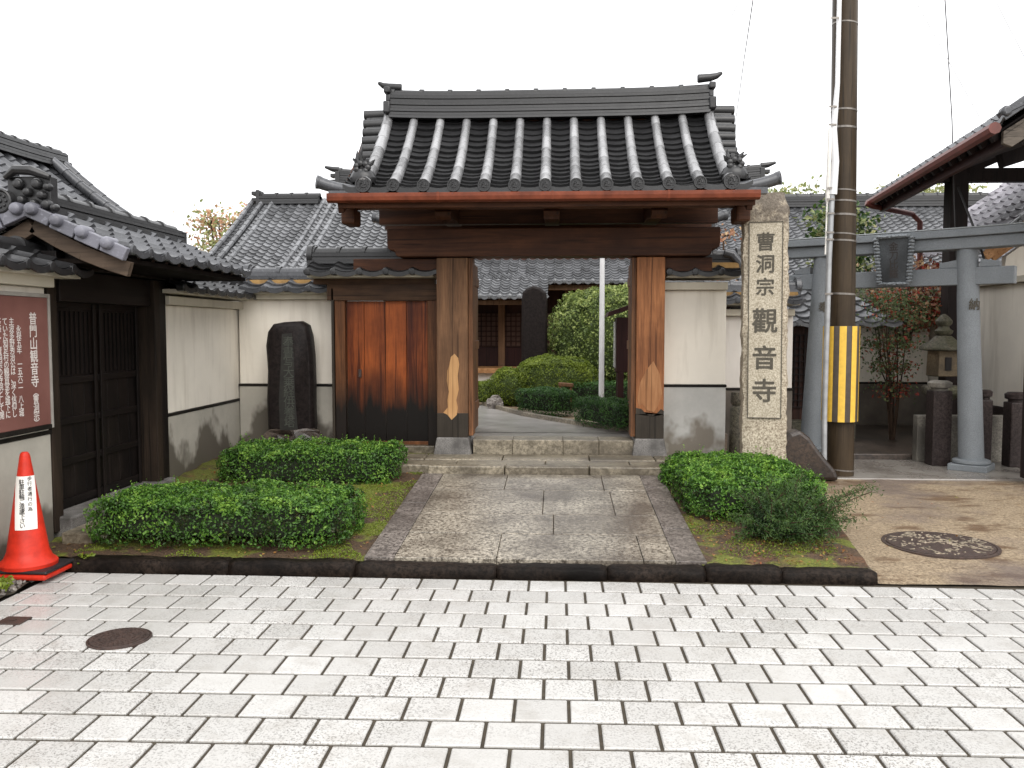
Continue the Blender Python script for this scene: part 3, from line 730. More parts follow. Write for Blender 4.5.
# great lintel with carved noses, tie beams and purlins
poly = [(-1.60,2.27),(-1.595,2.22),(-1.57,2.20),(-1.53,2.195),(-1.515,2.15),(-1.49,2.138),(1.39,2.138),(1.415,2.15),(1.43,2.195),(1.47,2.20),(1.495,2.22),(1.50,2.27),(1.50,2.40),(-1.60,2.40)]
MB().prism(poly, (0, 8.06, 0), (1,0,0), (0,0,1), (0,1,0), .28).build('lintel', M['beam'], G, bevel=.008)
MB().box(-1.95, -1.141, 8.18, 8.32, 2.00, 2.13).build('tie_beam', M['beam'], G, bevel=.006)
MB().box(1.006, 1.45, 8.18, 8.32, 2.00, 2.13).build('tie_beam', M['beam'], G, bevel=.006)
for x in (-1.0, -.05, .88):    # arms reaching forward to carry the eave purlin
    poly = [(8.4,2.457),(8.4,2.62),(7.56,2.52),(7.52,2.48),(7.54,2.44),(7.60,2.42),(7.68,2.43),(7.9,2.457)]
    MB().prism(poly, (x-.07, 0, 0), (0,1,0), (0,0,1), (1,0,0), .14).build('bracket_arm', M['beam_y'], G, bevel=.006)
MB().box(-1.80, 1.58, 7.44, 7.56, 2.50, 2.60).build('eave_purlin', M['beam'], G, bevel=.006)
MB().box(-1.80, 1.58, 8.18, 8.32, 3.20, 3.34).build('ridge_purlin', M['beam'], G, bevel=.006)
MB().box(-1.80, 1.58, 8.98, 9.10, 2.50, 2.60).build('eave_purlin', M['beam'], G, bevel=.006)
MB().box(-1.70, 1.50, 8.20, 8.30, 2.456, 3.2).build('gable_board', M['beam'], G)
YR, ZR, YE, ZE = 8.25, 3.47, 7.10, 2.615
def rp(t, off=0.0):     # roof profile from eave (t=0) to ridge (t=1): hollow curve
    y = YE + (YR-YE)*t; z = ZE + (ZR-ZE)*(.62*t + .38*t*t*1.0)
    dz = (ZR-ZE)*(.62+.76*t); dy = (YR-YE); L = math.hypot(dy, dz)
    return y - off*dz/L, z + off*dy/L
def rp2(t, off, back):
    y, z = rp(t, off); return (2*YR - y, z) if back else (y, z)
RX0, RX1 = -1.60, 1.40; NR = 13; sp = (RX1-RX0)/(NR-1)
def hx(x):   # the eave and roof ends sweep up gently
    q = (x+.1)/1.6; return .018*abs(q)**3
mbf = MB(); mbr = []
nrow = 15
for back in (0, 1):
    for i in range(-1, NR):
        xa = RX0 + sp*i; xb = xa + sp
        if i == -1: xa = RX0 - .17
        if i == NR-1: xb = RX1 + .17
        us = np.linspace(0, 1, 7); A = []; T = []
        for j in range(nrow):
            t0, t1 = j/nrow, (j+1)/nrow
            for (t, o_) in ((t0, -.016), (t0+.0005, .020), (t1-.0005, .0)):
                r_ = []
                for u in us:
                    x = xa+(xb-xa)*u; sagu = -.030*(1-(2*u-1)**2)
                    y, z = rp2(t, o_+sagu+.009*hnoise(i, j), back); r_.append((x, y, z+hx(x)))
                A.append(r_); T.append([hnoise(i, j, 2)*.6]*7)
        mbf.grid(np.array(A), np.array(T))
        # eave tile lip
for back in (0, 1):
    for i in range(-1, NR):
        xa = RX0 + sp*i; xb = xa + sp; 
        if i == -1: xa = RX0 - .17
        if i == NR-1: xb = RX1 + .17
        y, z = rp2(0, 0, back); k = 8; L = xb-xa; o_ = -1 if not back else 1
        poly = [(L*q/k, -.02-.042*math.sin(PI*q/k)) for q in range(k+1)] + [(L*q/k, .02-.028*math.sin(PI*q/k)) for q in range(k, -1, -1)]
        mbf.tint = hnoise(i, 7); mbf.prism(poly, (xa, y+o_*.004, z+hx((xa+xb)/2)), (1,0,0), (0,0,1), (0,o_,0), .018)
roof = mbf.build('roof_tiles', M['tile'], G, smooth=True)
# cover-tile ribs with round end discs, each its own part
for back in (0, 1):
    for i in range(NR):
        mb = MB(); x = RX0 + sp*i; big = 1.25 if i in (0, NR-1) else 1.0; nt_ = 7
        for j in range(nt_):
            t0, t1 = j/nt_*.985, (j+1)/nt_*.985; mb.tint = random.random(); pts = []; rr = []
            k_ = 1 - .22*(t0+t1)/2
            for t, r_ in ((t0, .049*k_), (t0+.008, .051*k_), ((t0+t1)/2, .049*k_), (t1, .046*k_)):
                y, z = rp2(t, .022, back); pts.append((x, y, z+hx(x))); rr.append(r_*big)
            mb.tube(pts, rr, 12, True)
        y, z = rp2(0, .018, back); sg = 1 if back else -1
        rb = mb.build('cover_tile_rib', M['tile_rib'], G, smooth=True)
        mb = MB(); c = (x, y+sg*.0, z+hx(x)); r0 = .053*big
        mb.lathe(c, [(r0, -.03), (r0, .018), (r0*.98, .026), (r0*.82, .026), (r0*.78, .018), (.001, .018)], 20, (0, sg, 0))
        for q in range(3):    # three-comma relief
            a0 = q*2*PI/3; pts = []; rr = []
            for s_ in range(6):
                a = a0 + s_*.42; r_ = r0*(.26+.05*s_); pts.append((c[0]+math.cos(a)*r_, c[1]+sg*.020, c[2]+math.sin(a)*r_)); rr.append(r0*(.17-.026*s_))
            mb.tube(pts, rr, 6, True, up=(0, 1, 0))
        for q in range(12):
            a = q*PI/6; mb.lathe((c[0]+math.cos(a)*r0*.66, c[1]+sg*.018, c[2]+math.sin(a)*r0*.66), [(r0*.07, 0), (r0*.04, .005)], 6, (0, sg, 0))
        mb.build('round_eave_tile', M['tile'], rb, smooth=True)
# verge: short cover tiles stepping down each gable edge, then the upswept corner tile
for sx_, xe in ((-1, RX0-.03), (1, RX1+.03)):
    for back in (0, 1):
        mb = MB(); nk = 9
        for j in range(nk):
            t = .18 + .80*j/(nk-1); y, z = rp2(t, -.005, back); mb.tint = random.random(); z += .05
            lv = .02+.19*t; mb.tube([(xe, y, z), (xe+sx_*lv, y, z-.005), (xe+sx_*(lv+.005), y, z-.005)], [.044, .047, .030], 12, True)
            mb.tube([(xe, y-.03, z-.05), (xe+sx_*lv*.85, y-.03, z-.055)], .022, 8, True)
        mb.build('verge_tiles', M['tile'], G, smooth=True)
        mb = MB(); pts = []
        y, z = rp2(0, .02, back); z += hx(xe)
        for s_ in range(9):
            q = s_/8; pts.append((xe + sx_*(.02+.33*q), y+.03*(1 if not back else -1), z - .04 + .065*q*q))
        mb.tube(pts, [.040+.012*(s_/8) for s_ in range(9)], 14, True)
        e = Vector(pts[-1]); mb.lathe(e, [(.052, -.02), (.058, .02), (.043, .024), (.039, .012), (.001, .012)], 18, (sx_*.9, -.35 if not back else .35, .15))
        mb.box(min(xe, xe+sx_*.26), max(xe, xe+sx_*.26), y-.01, y+.08, z-.10, z-.05)
        mb.build('corner_tile', M['tile_mid'], G, smooth=True)
# ridge of stacked flat tiles, ends lifting
RG = ridge((-1.58, YR, 3.42), (1.40, YR, 3.43), .27, 8, .031, .045, .022, n=28)
rg = RG.build('ridge', M['tile'], G, smooth=True)
for sx_, xe in ((-1, -1.60), (1, 1.42)):
    mb = MB(); lift = .022
    for (z0, z1, hw, ox) in ((3.36, 3.46, .12, .02), (3.47, 3.58, .15, .035), (3.58, 3.65, .12, .015), (3.655, 3.715, .14, .03)):
        mb.tint = random.random(); a = xe - sx_*.03; b = xe+sx_*ox
        mb.box(min(a, b), max(a, b), YR-hw, YR+hw, z0+lift*.6, z1+lift*.6)
    hz = -.045 if sx_ < 0 else .0; mb.tube([(xe-sx_*.12, YR, 3.79+hz), (xe, YR, 3.80+hz), (xe+sx_*.06, YR, 3.815+hz), (xe+sx_*.11, YR, 3.845+hz)], [.04, .036, .028, .014], 10, True)
    mb.build('ridge_end_tile', M['tile'], G, smooth=True, bevel=.012)
    # crested clay ornament on the corner: petals, flames and a rolled base
    mb = MB(); y, z = rp(0.06, .05); x = xe + sx_*.02; random.seed(31 if sx_ < 0 else 77)
    mb.lathe((x, y+.03, z+.02), [(.10, -.04), (.115, .0), (.09, .05), (.05, .075)], 14, sy=.8)
    mb.rock((x, y+.03, z+.12), (.052, .05, .06), 3 if sx_ < 0 else 9, 10, amp=.4)
    for q in range(10):
        a = random.uniform(-1.0, 1.0); ln = random.uniform(.06, .13)*(1.2-abs(a)*.5); b = Vector((x+math.sin(a)*.03, y+.03+random.uniform(-.03,.03), z+.11+random.uniform(0,.03)))
        tip = b + Vector((math.sin(a)*ln+sx_*.0, random.uniform(-.03,.03), math.cos(a)*ln)); mid = (b+tip)/2 + Vector((math.cos(a)*.02*random.choice((-1,1)), 0, 0))
        mb.tube([b, mid, tip], [.022, .017, .004], 6, True)
    for q in range(7):
        a = q*2*PI/7; mb.lathe((x+math.cos(a)*.05, y-.02, z+.10+math.sin(a)*.035), [(.026, -.02), (.022, .012), (.008, .02)], 8, (0,-1,0))
    mb.build('corner_ornament', M['tile'], G, smooth=True)
random.seed(12)
# rafters and boards under the roof
for back in (0, 1):
    mb = MB(); A = [[(x, *rp2(t, -.09, back)) for x in np.linspace(-1.78, 1.56, 3)] for t in np.linspace(-.02, .98, 9)]
    A = np.array(A); mb.grid(A); B_ = A.copy(); B_[..., 2] += .035; mb.grid(B_)
    mb.build('roof_boarding', M['beam'], G)
    for i in range(15):
        x = -1.72 + i*(3.22/14); mb = MB()
        for a, b in zip(np.linspace(-.01, .9, 5), np.linspace(-.01, .9, 5)[1:]):
            y0, z0 = rp2(a, -.125, back); y1, z1 = rp2(b, -.125, back); mb.beam((x, y0, z0), (x, y1, z1), .06, .07)
        mb.build('rafter', M['beam_y'], G)
for sx_, xe in ((-1, -1.80), (1, 1.56)):   # bargeboards
    mb = MB()
    for back in (0, 1):
        for a, b in zip(np.linspace(-.03, 1, 8), np.linspace(-.03, 1, 8)[1:]):
            y0, z0 = rp2(a, -.12, back); y1, z1 = rp2(b, -.12, back); mb.beam((xe, y0, z0), (xe, y1, z1), .045, .15)
    mb.build('bargeboard', M['beam_y'], G)
    MB().box(xe-.06, xe+.06, 7.36, 7.62, 2.36, 2.50).build('purlin_cap', M['beam'], G, bevel=.02)
bx('fascia', M['beam'], G, -1.82, 1.6, 7.115, 7.145, 2.46, 2.57)
# gutter with joints and hooks
mb = MB(); GY, GZ = 7.045, 2.525
prof = [(-.05,.040),(-.052,.010),(-.045,-.020),(-.02,-.032),(.02,-.032),(.045,-.020),(.05,.040),(.044,.040),(.04,-.014),(.0,-.024),(-.04,-.014),(-.044,.040)]
mb.prism(prof, (-1.885, GY, GZ), (0,1,0), (0,0,1), (1,0,0), 3.50)
gt = mb.build('gutter', M['gutter'], G, bevel=.002)
for x in (-.98, -.05, .88): 
    MB().prism([(a*1.07, b*1.07) for a, b in prof], (x, GY, GZ), (0,1,0), (0,0,1), (1,0,0), .02).build('gutter_joint', M['gutter'], gt)
for x in np.linspace(-1.6, 1.4, 9):
    MB().beam((x, GY-.052, GZ+.03), (x, GY+.06, GZ+.034), .012, .006).build('gutter_hook', M['gutter_dark'], gt)

# ---- wooden side door (left of the gate) under its own small roof
def small_roof(parent, x0, x1, y, z, wd=.30, layers=2, mat='tile', pitch=.23, rise=.16, ends=True, along='x', tail=False, mort=True):
    """short two-sided tile roof capping a wall; along x at y, or along y at x"""
    def T(a, b, c): return (a, b, c) if along == 'x' else (b, a, c)
    o = (0,-1,0) if along == 'x' else (1,0,0); o2 = (0,1,0) if along == 'x' else (-1,0,0)
    sg = -1 if along == 'x' else 1
    mb = MB()
    pantiles(T(x0, y+sg*wd, z), T(x1, y+sg*wd, z), T(x0, y, z+rise), T(x1, y, z+rise), pitch, .12, .024, .02, mb=mb)
    pantiles(T(x0, y-sg*wd, z), T(x1, y-sg*wd, z), T(x0, y, z+rise), T(x1, y, z+rise), pitch, .12, .024, .02, mb=mb)
    eave_caps(mb, T(x0, y+sg*(wd+.002), z+.002), T(x1, y+sg*(wd+.002), z+.002), pitch, .036, .055, o)
    eave_caps(mb, T(x0, y-sg*(wd+.002), z+.002), T(x1, y-sg*(wd+.002), z+.002), pitch, .036, .055, o2)
    mb.build('roof_tiles', M[mat], parent, smooth=True)
    mb = MB(); k = [T(x0+.02, y-wd*.86, z-.045), T(x1-.02, y+wd*.86, z+.0)]
    mb.box(min(k[0][0], k[1][0]), max(k[0][0], k[1][0]), min(k[0][1], k[1][1]), max(k[0][1], k[1][1]), z-.045, z-.012)
    mb.build('roof_board', M['corbel'], parent)
    if mort:
        mb = MB()
        mb.tube([T(x0+.01, y, z+.05), T(x1-.01, y, z+.05)], wd*.55, 8, True, flat=.45)
        mb.build('clay_fill', M['mortar'], parent)
    r = ridge(T(x0, y, z+rise-.02), T(x1, y, z+rise-.02), .17, layers, .035, .062, 0)
    for xe, s_ in ((x0, -1), (x1, 1)):
        if not ends: continue
        c = T(xe+s_*.005, y, z+rise+layers*.035*.6)
        r.lathe(c, [(.105, -.02), (.105, .03), (.085, .04), (.02, .045)], 16, T(s_, 0, 0), sx=1.0)
        r.box(*sorted((T(xe-.03,y,0)[0]-(.0 if along=='x' else .09), T(xe+.03,y,0)[0]+(.0 if along=='x' else .09))), *sorted((T(xe-.03,y,0)[1]-(.09 if along=='x' else 0), T(xe+.03,y,0)[1]+(.09 if along=='x' else 0))), z+.02, z+rise+.02)
    r.build('ridge', M[mat], parent, smooth=True)

D = thing('side_door', 'rust brown plank side door with blackened foot, left of the main gate', 'door', (-1.7, 8.45, .3))
for i in range(4):
    pass
mb = MB(); xs = [-2.085, -1.91, -1.70, -1.49, -1.275]
for i in range(4): mb.tint = (.35, .55, .85, .3)[i]; mb.box(xs[i]+.002, xs[i+1]-.002, 8.44, 8.47, .335, 1.735)
mb.build('door_boards', M['panel'], D, bevel=.003)
bx('door_frame', M['panel_frame'], D, -2.19, -2.09, 8.38, 8.50, .31, 1.86)
bx('door_frame', M['panel_frame'], D, -1.27, -1.145, 8.38, 8.50, .31, 1.86)
bx('door_frame', M['post_foot'], D, -2.22, -2.195, 8.36, 8.52, .31, 1.86)
bx('lintel', M['lintel'], D, -2.26, -1.142, 8.36, 8.52, 1.74, 1.90)
bx('rail', M['panel_frame'], D, -2.088, -1.272, 8.425, 8.475, .31, .345)
bx('latch', M['iron'], D, -1.97, -1.94, 8.425, 8.438, .98, 1.06, bevel=.003)
bx('sill', M['step'], D, -2.28, -1.20, 8.34, 8.56, .10, .31, bevel=.01)
small_roof(D, -2.42, -1.16, 8.45, 2.00, .32, 3, 'tile', .235, .12, mort=False)
bx('wall_plate', M['lintel'], D, -2.40, -1.2, 8.38, 8.52, 1.90, 1.99)

# ---- plastered walls
def plaster_wall(label, x0, x1, y0, y1, zb, zband, ztop, base='cement', along='x', faceface=None, pm='plaster', band=True, cornice=True):
    T_ = thing('plaster_wall', label, 'wall', ((x0+x1)/2, (y0+y1)/2, 0))
    bx('plaster', M[pm], T_, x0, x1, y0, y1, zband, ztop, bevel=.006)
    bx('wall_base', M[base], T_, x0-.006, x1+.006, y0-.006, y1+.006, zb, zband-.026, bevel=.006)
    if band: bx('batten', M['band'], T_, x0-.012, x1+.012, y0-.012, y1+.012, zband-.025, zband-.001, bevel=.002)
    if cornice: bx('cornice', M['corbel'], T_, x0-.07 if along != 'x' else x0-.0, x1+.07 if along != 'x' else x1+.0, y0-.07 if along == 'x' else y0, y1+.07 if along == 'x' else y1, ztop+.002, ztop+.075, bevel=.006)
    return T_
# right of the gate
T_ = plaster_wall('cream plastered wall with tiled cap between the gate and the inscribed pillar', 1.015, 1.62, 8.35, 8.60, .1, .925, 1.83)
small_roof(T_, 1.015, 1.74, 8.475, 1.99, .30, 3, 'tile', .24, .09)
MB().tube([(1.60, 8.40, 2.19), (1.68, 8.40, 2.17), (1.74, 8.39, 2.10), (1.765, 8.38, 2.03)], [.045,.045,.043,.04], 12).build('end_tile', M['tile_mid'], T_, smooth=True)
# left part behind the stele
T_ = plaster_wall('cream wall with tiled cap behind the dark engraved stele', -3.28, -2.235, 8.72, 8.95, .1, .895, 1.76, 'cement_left')
small_roof(T_, -3.2, -2.3, 8.83, 1.86, .30, 2, 'tile_mid', .235, .13)
# left side wall running to the viewer, between the black doors and the corner
T_ = plaster_wall('cream side wall with mouldy foot running from the black doors to the corner', -3.52, -3.30, 7.03, 8.93, .05, .74, 1.66, 'cement_left', 'y')
small_roof(T_, 6.95, 8.98, -3.42, 1.80, .33, 2, 'tile', .235, .13, along='y', mort=False)
# wall carrying the red notice
T_ = plaster_wall('grey stained wall carrying the red notice at the left edge', -3.52, -3.30, 3.2, 5.39, .0, .80, 1.72, 'cement_left', 'y')
small_roof(T_, 3.2, 5.55, -3.42, 1.83, .33, 1, 'tile', .235, .13, along='y', mort=False)

# ---- red notice board
SG = thing('notice_sign', 'faded red notice board with white vertical writing on the left wall', 'sign', (-3.29, 4.6, .83))
bx('sign_board', M['signred'], SG, -3.285, -3.262, 3.9, 5.355, .845, 1.655)
for a in ((5.356, 5.376, .82, 1.68), ): MB().box(-3.29, -3.255, *a).build('sign_frame', M['signframe'], SG, bevel=.002)
MB().box(-3.29, -3.255, 3.9, 5.355, 1.656, 1.68).build('sign_frame', M['signframe'], SG, bevel=.002)
MB().box(-3.29, -3.255, 3.9, 5.355, .815, .844).build('sign_frame', M['band'], SG, bevel=.002)
mb = MB(); xs_ = -3.2605; u = (0,1,0); v_ = (0,0,1)
def ycol(px): return W(px, 380, X=-3.26).y
def column(*parts):
    mb = MB()
    for a in parts: vtext(mb, a[0], a[1], u, v_, a[2], a[3], a[4])
    mb.build('lettering', M['signwhite'], SG)
column(('普門山観音寺', (xs_, ycol(35), 1.52), .082, .078, .014), ('︵曹洞宗︶', (xs_, ycol(35.5), 1.52-.078*6+.012), .062, .050, .008))
for t_, px_, z_ in (('永禄五年　一五六二　八上城', 20.5, 1.455), ('主波多野秀治公は、深く信仰し', 13.5, 1.50), ('ていた知足村の観音堂を城下に', 7, 1.50), ('移築し、曹洞宗の寺院として開', .5, 1.50), ('基されたと伝えられています。', -7, 1.50)):
    column((t_, (xs_, ycol(px_), z_), .050, .0425, .010))

# ---- black gatehouse with double doors (left side)
BG = thing('black_gatehouse', 'black plank double doors under a tiled gabled roof on the left', 'gatehouse', (-3.4, 6.2, .1))
bx('post', M['oldpost'], BG, -3.50, -3.285, 5.40, 5.50, .12, 1.86)
bx('gap_backing', M['black_wood'], BG, -3.51, -3.43, 5.51, 6.77, .15, 1.7)  # added panel, blocks sky light through the gap above the doors
bx('post', M['black_wood'], BG, -3.50, -3.26, 6.88, 7.02, .16, 1.85)
bx('post', M['oldpost'], BG, -3.5, -3.24, 6.78, 6.87, .16, 1.85)
bx('lintel', M['black_beam'], BG, -3.52, -3.27, 5.51, 6.77, 1.64, 1.85)
bx('wall_plate', M['black_beam'], BG, -3.55, -3.22, 5.4, 7.2, 1.86, 1.96)
for k, (y0, y1) in enumerate(((5.51, 6.13), (6.14, 6.76))):
    d = MB(); 
    for i in range(4): a = y0+(y1-y0)*i/4; d.tint = random.random(); d.box(-3.42, -3.39, a+.002, a+(y1-y0)/4-.002, .20, 1.65)
    dd = d.build('door', M['black_wood'], BG, bevel=.002)
    for z in (.24, .52, .80, 1.08, 1.60): MB().box(-3.389, -3.372, y0+.0, y1, z, z+.045).build('rail', M['black_beam'], dd, bevel=.002)
    for y in (y0+.02, y1-.055): MB().box(-3.371, -3.360, y, y+.035, .2, 1.65).build('stile', M['black_wood'], dd, bevel=.002)
    for i in range(9): y = y0+.07+(y1-y0-.16)*i/8; MB().box(-3.389, -3.376, y, y+.022, 1.14, 1.58).build('slat', M['black_wood'], dd)
bx('threshold', M['basestone'], BG, -3.45, -3.20, 5.45, 7.0, .05, .215, bevel=.012)
bx('doorstep', M['step'], BG, -3.19, -2.99, 5.30, 6.95, .0, .145, bevel=.012)
# roof: ridge along y
RXr, RXe, Rz, Re = -3.34, -2.70, 2.24, 1.955
mb = MB()
pantiles((RXe, 5.32, Re), (RXe, 7.42, Re), (RXr, 5.32, Rz), (RXr, 7.42, Rz), .23, .15, .026, .02, .015, mb=mb)
pantiles((2*RXr-RXe, 5.32, Re), (2*RXr-RXe, 7.42, Re), (RXr, 5.32, Rz), (RXr, 7.42, Rz), .23, .15, .026, .02, .015, mb=mb)
eave_caps(mb, (RXe+.002, 5.32, Re), (RXe+.002, 7.42, Re), .23, .036, .055, (1,0,0))
mb.build('roof_tiles', M['tile_mid'], BG, smooth=True)
mb = MB(); mb.box(RXr-.6, RXe+.03-.05, 5.36, 7.4, Re-.08, Re-.05); mb.build('soffit', M['soffit'], BG)
for i in range(10): 
    y = 5.5+i*.2; MB().beam((RXr, y, Rz-.09), (RXe-.03, y, Re-.055), .05, .05).build('rafter', M['black_beam'], BG)
for s_ in (-1, 1):  # gable verge: flat verge tiles with round knobs, barge board below
    e = Vector((RXr + s_*(RXe-RXr), 5.30, Re-.0)); t = Vector((RXr, 5.30, Rz))
    mb = MB()
    for k in range(4):
        a = t.lerp(e, k/4+.01); b = t.lerp(e, (k+1)/4-.005); mb.tint = random.random(); sg = Vector((0,0,-.05-.01*math.sin(PI*k/4)))
        mb.beam(a+sg*.6, b+sg*.6, .05, .085); 
        c = t.lerp(e, (k+.30)/4) + sg*.2; mb.lathe(c, [(.040, -.06), (.042, .04), (.034, .062), (.015, .072)], 12, (0,-1,0))
    mb.build('verge_tiles', M['tile_verge'], BG, smooth=True, bevel=.006)
    mb = MB(); pts = [t.lerp(e, q) + Vector((0, .07, -.125-.03*math.sin(PI*q))) for q in (0, .25, .5, .75, .97)]
    for a, b in zip(pts, pts[1:]): mb.beam(a, b+(b-a)*.02, .05, .095)
    mb.build('bargeboard', M['barge'], BG, bevel=.004)
r = ridge((RXr, 5.42, Rz-.04), (RXr, 7.36, Rz-.04), .21, 4, .027, .05, .0, n=14); r.build('ridge', M['tile'], BG, smooth=True)
mb = MB(); c = Vector((RXr, 5.36, Rz+.08))     # demon-face end tile in plain scrolls
mb.box(c.x-.14, c.x+.14, c.y-.03, c.y+.05, c.z-.12, c.z+.10)
mb.lathe((c.x-.16, c.y-.06, c.z-.06), [(.075,-.03),(.08,.03),(.066,.036),(.06,.02),(.001,.02)], 20, (0,-1,0))
for q in range(8): a = q*PI/4; mb.lathe((c.x-.16+math.cos(a)*.038, c.y-.08, c.z-.06+math.sin(a)*.038), [(.012,0),(.008,.01)], 8, (0,-1,0))
mb.lathe((c.x-.16, c.y-.08, c.z-.06), [(.016,0),(.01,.012)], 10, (0,-1,0))
mb.tube([(c.x-.14,c.y-.05,c.z+.09),(c.x-.06,c.y-.07,c.z+.135),(c.x+.04,c.y-.07,c.z+.13),(c.x+.15,c.y-.05,c.z+.09)], [.02,.032,.032,.02], 8)
for (x, z, r_) in ((-.06,.05,.035),(.06,.05,.035),(0,.0,.03),(.09,-.02,.03),(.13,.03,.026),(.12,-.08,.034),(.17,-.10,.025),(-.04,-.05,.03),(.04,-.07,.026)):
    mb.lathe((c.x+x, c.y-.04, c.z+z), [(r_,-.02),(r_,.012),(r_*.7,.03),(r_*.2,.035)], 10, (0,-1,0))
mb.build('ridge_end_tile', M['tile'], BG, smooth=True, bevel=.01)
mb = MB(); mb.box(RXr-.1, RXr+.1, 7.36, 7.42, Rz-.10, Rz+.06); mb.rock((RXr, 7.43, Rz+.0), (.08,.05,.08), 5, 8, amp=.4); mb.build('ridge_end_tile', M['tile'], BG, bevel=.01)
bx('gable_tie', M['black_beam'], BG, -3.9, -2.95, 5.50, 5.58, 1.90, 1.96)


# ---- large hall roof far left, behind the wall
LH = thing('left_hall', 'tall tiled hall roof with sagging ridge at the left edge', 'hall', (-7, 9, 0))
mb = MB(); pantiles((-4.9, 12.0, 2.35), (-4.9, 6.0, 2.35), (-7.1, 12.0, 3.74), (-7.1, 6.0, 3.74), .24, .20, .028, .022, .16, mb=mb)
pantiles((-8.9, 12.0, 2.35), (-8.9, 6.0, 2.35), (-7.1, 12.0, 3.74), (-7.1, 6.0, 3.74), .24, .20, .028, .022, .16, mb=mb)
mb.build('roof_tiles', M['tile_mid'], LH, smooth=True)
ridge((-7.1, 6.0, 3.70), (-7.1, 12.05, 3.70), .28, 5, .042, .06, .05, n=20).build('ridge', M['tile'], LH, smooth=True)
mb = MB(); mb.box(-7.22, -6.98, 12.05, 12.1, 3.45, 3.95)
for z in (3.5, 3.65, 3.8): mb.tube([(-7.1, 12.08, z), (-7.0, 12.2, z+.02)], [.07, .04], 8)
mb.build('ridge_end_tile', M['tile'], LH, smooth=True, bevel=.01)
for y in (12.0, 11.72):
    mb = MB(); pts = [(-7.0+2.05*q, y, 3.74-1.32*q-.16*4*q*(1-q)+.06) for q in np.linspace(0, 1, 12)]
    for a, b in zip(pts, pts[1:]): mb.tint = random.random(); mb.tube([a, b], [.060, .068], 10)
    mb.build('verge_rib', M['tile_mid'], LH, smooth=True)
bx('wall', M['plaster_pink'], LH, -8.6, -5.2, 6.3, 11.8, 0, 2.45)

# ================================================================== HALLS BEHIND
MH = thing('main_hall', 'wide tiled main hall seen through and behind the gate', 'temple hall', (0, 17, .4))
slope = .615
def hall_roof(parent, x0, x1, ye, ze, yr, zr, mat='tile_far', sag=.12, nm='roof_tiles', pitch=.16, row=.135, both=True):
    mb = MB(); pantiles((x0, ye, ze), (x1, ye, ze), (x0, yr, zr), (x1, yr, zr), pitch, row, .026, .024, sag, mb=mb)
    eave_caps(mb, (x0, ye-.002, ze), (x1, ye-.002, ze), pitch, .042, .06)
    if both: pantiles((x0, 2*yr-ye, ze), (x1, 2*yr-ye, ze), (x0, yr, zr), (x1, yr, zr), pitch*2, row*2, .032, .028, sag, mb=mb, n8=4)
    return mb.build(nm, M[mat], parent, smooth=True)
hall_roof(MH, -4.85, 4.4, 14.6, 2.27, 19.0, 4.58)
ridge((-4.8, 19, 4.54), (4.35, 19, 4.54), .4, 6, .05, .08, .10, n=30).build('ridge', M['tile'], MH, smooth=True)
for sx_, xe in ((-1, -4.82), (1, 4.37)):
    mb = MB(); mb.box(xe-.05, xe+.05, 18.8, 19.2, 4.46, 4.92)
    for z in (4.55, 4.68, 4.81): mb.box(min(xe, xe+sx_*.18), max(xe, xe+sx_*.18), 18.9, 19.1, z, z+.08)
    mb.tube([(xe, 19, 4.98), (xe+sx_*.15, 19, 5.00), (xe+sx_*.32, 19, 5.05)], [.07,.06,.03], 8)
    mb.build('ridge_end_tile', M['tile'], MH, bevel=.01)
hall_roof(MH, -4.6, -.15, 13.75, 1.985, 14.9, 2.42, sag=0, nm='lower_roof_tiles', both=False)
bx('eave_board', M['hall_post'], MH, -4.5, -.2, 13.95, 14.0, 1.86, 1.93)
bx('eave_board', M['hall_post'], MH, -.15, 4.6, 14.75, 14.8, 2.13, 2.22)
bx('hall_wall', M['hall_wood'], MH, -4.6, 4.4, 15.6, 15.8, .4, 3.0)
for x in (-4.2, -3.2, -2.2, -1.0, .2, 1.4, 2.6): bx('hall_post', M['hall_post'], MH, x-.06, x+.06, 15.46, 15.58, .8, 2.5)
bx('lattice_band', M['lattice'], MH, -2.1, 1.4, 15.52, 15.59, 1.15, 1.75)
mb = MB()
for x in np.arange(-2.1, 1.4, .09): mb.box(x, x+.018, 15.495, 15.515, 1.15, 1.75)
for z in np.arange(1.15, 1.76, .09): mb.box(-2.1, 1.4, 15.480, 15.494, z, z+.018)
mb.build('lattice', M['hall_wood'], MH)
bx('lower_wall', M['maroon'], MH, -2.1, 1.4, 15.50, 15.59, .8, 1.14)
bx('veranda', M['orange_wood'], MH, -4.4, 4.4, 14.5, 15.4, .72, .80)
bx('veranda_base', M['plaster_pink'], MH, -4.4, 4.4, 14.62, 15.4, .38, .72)
mb = MB()
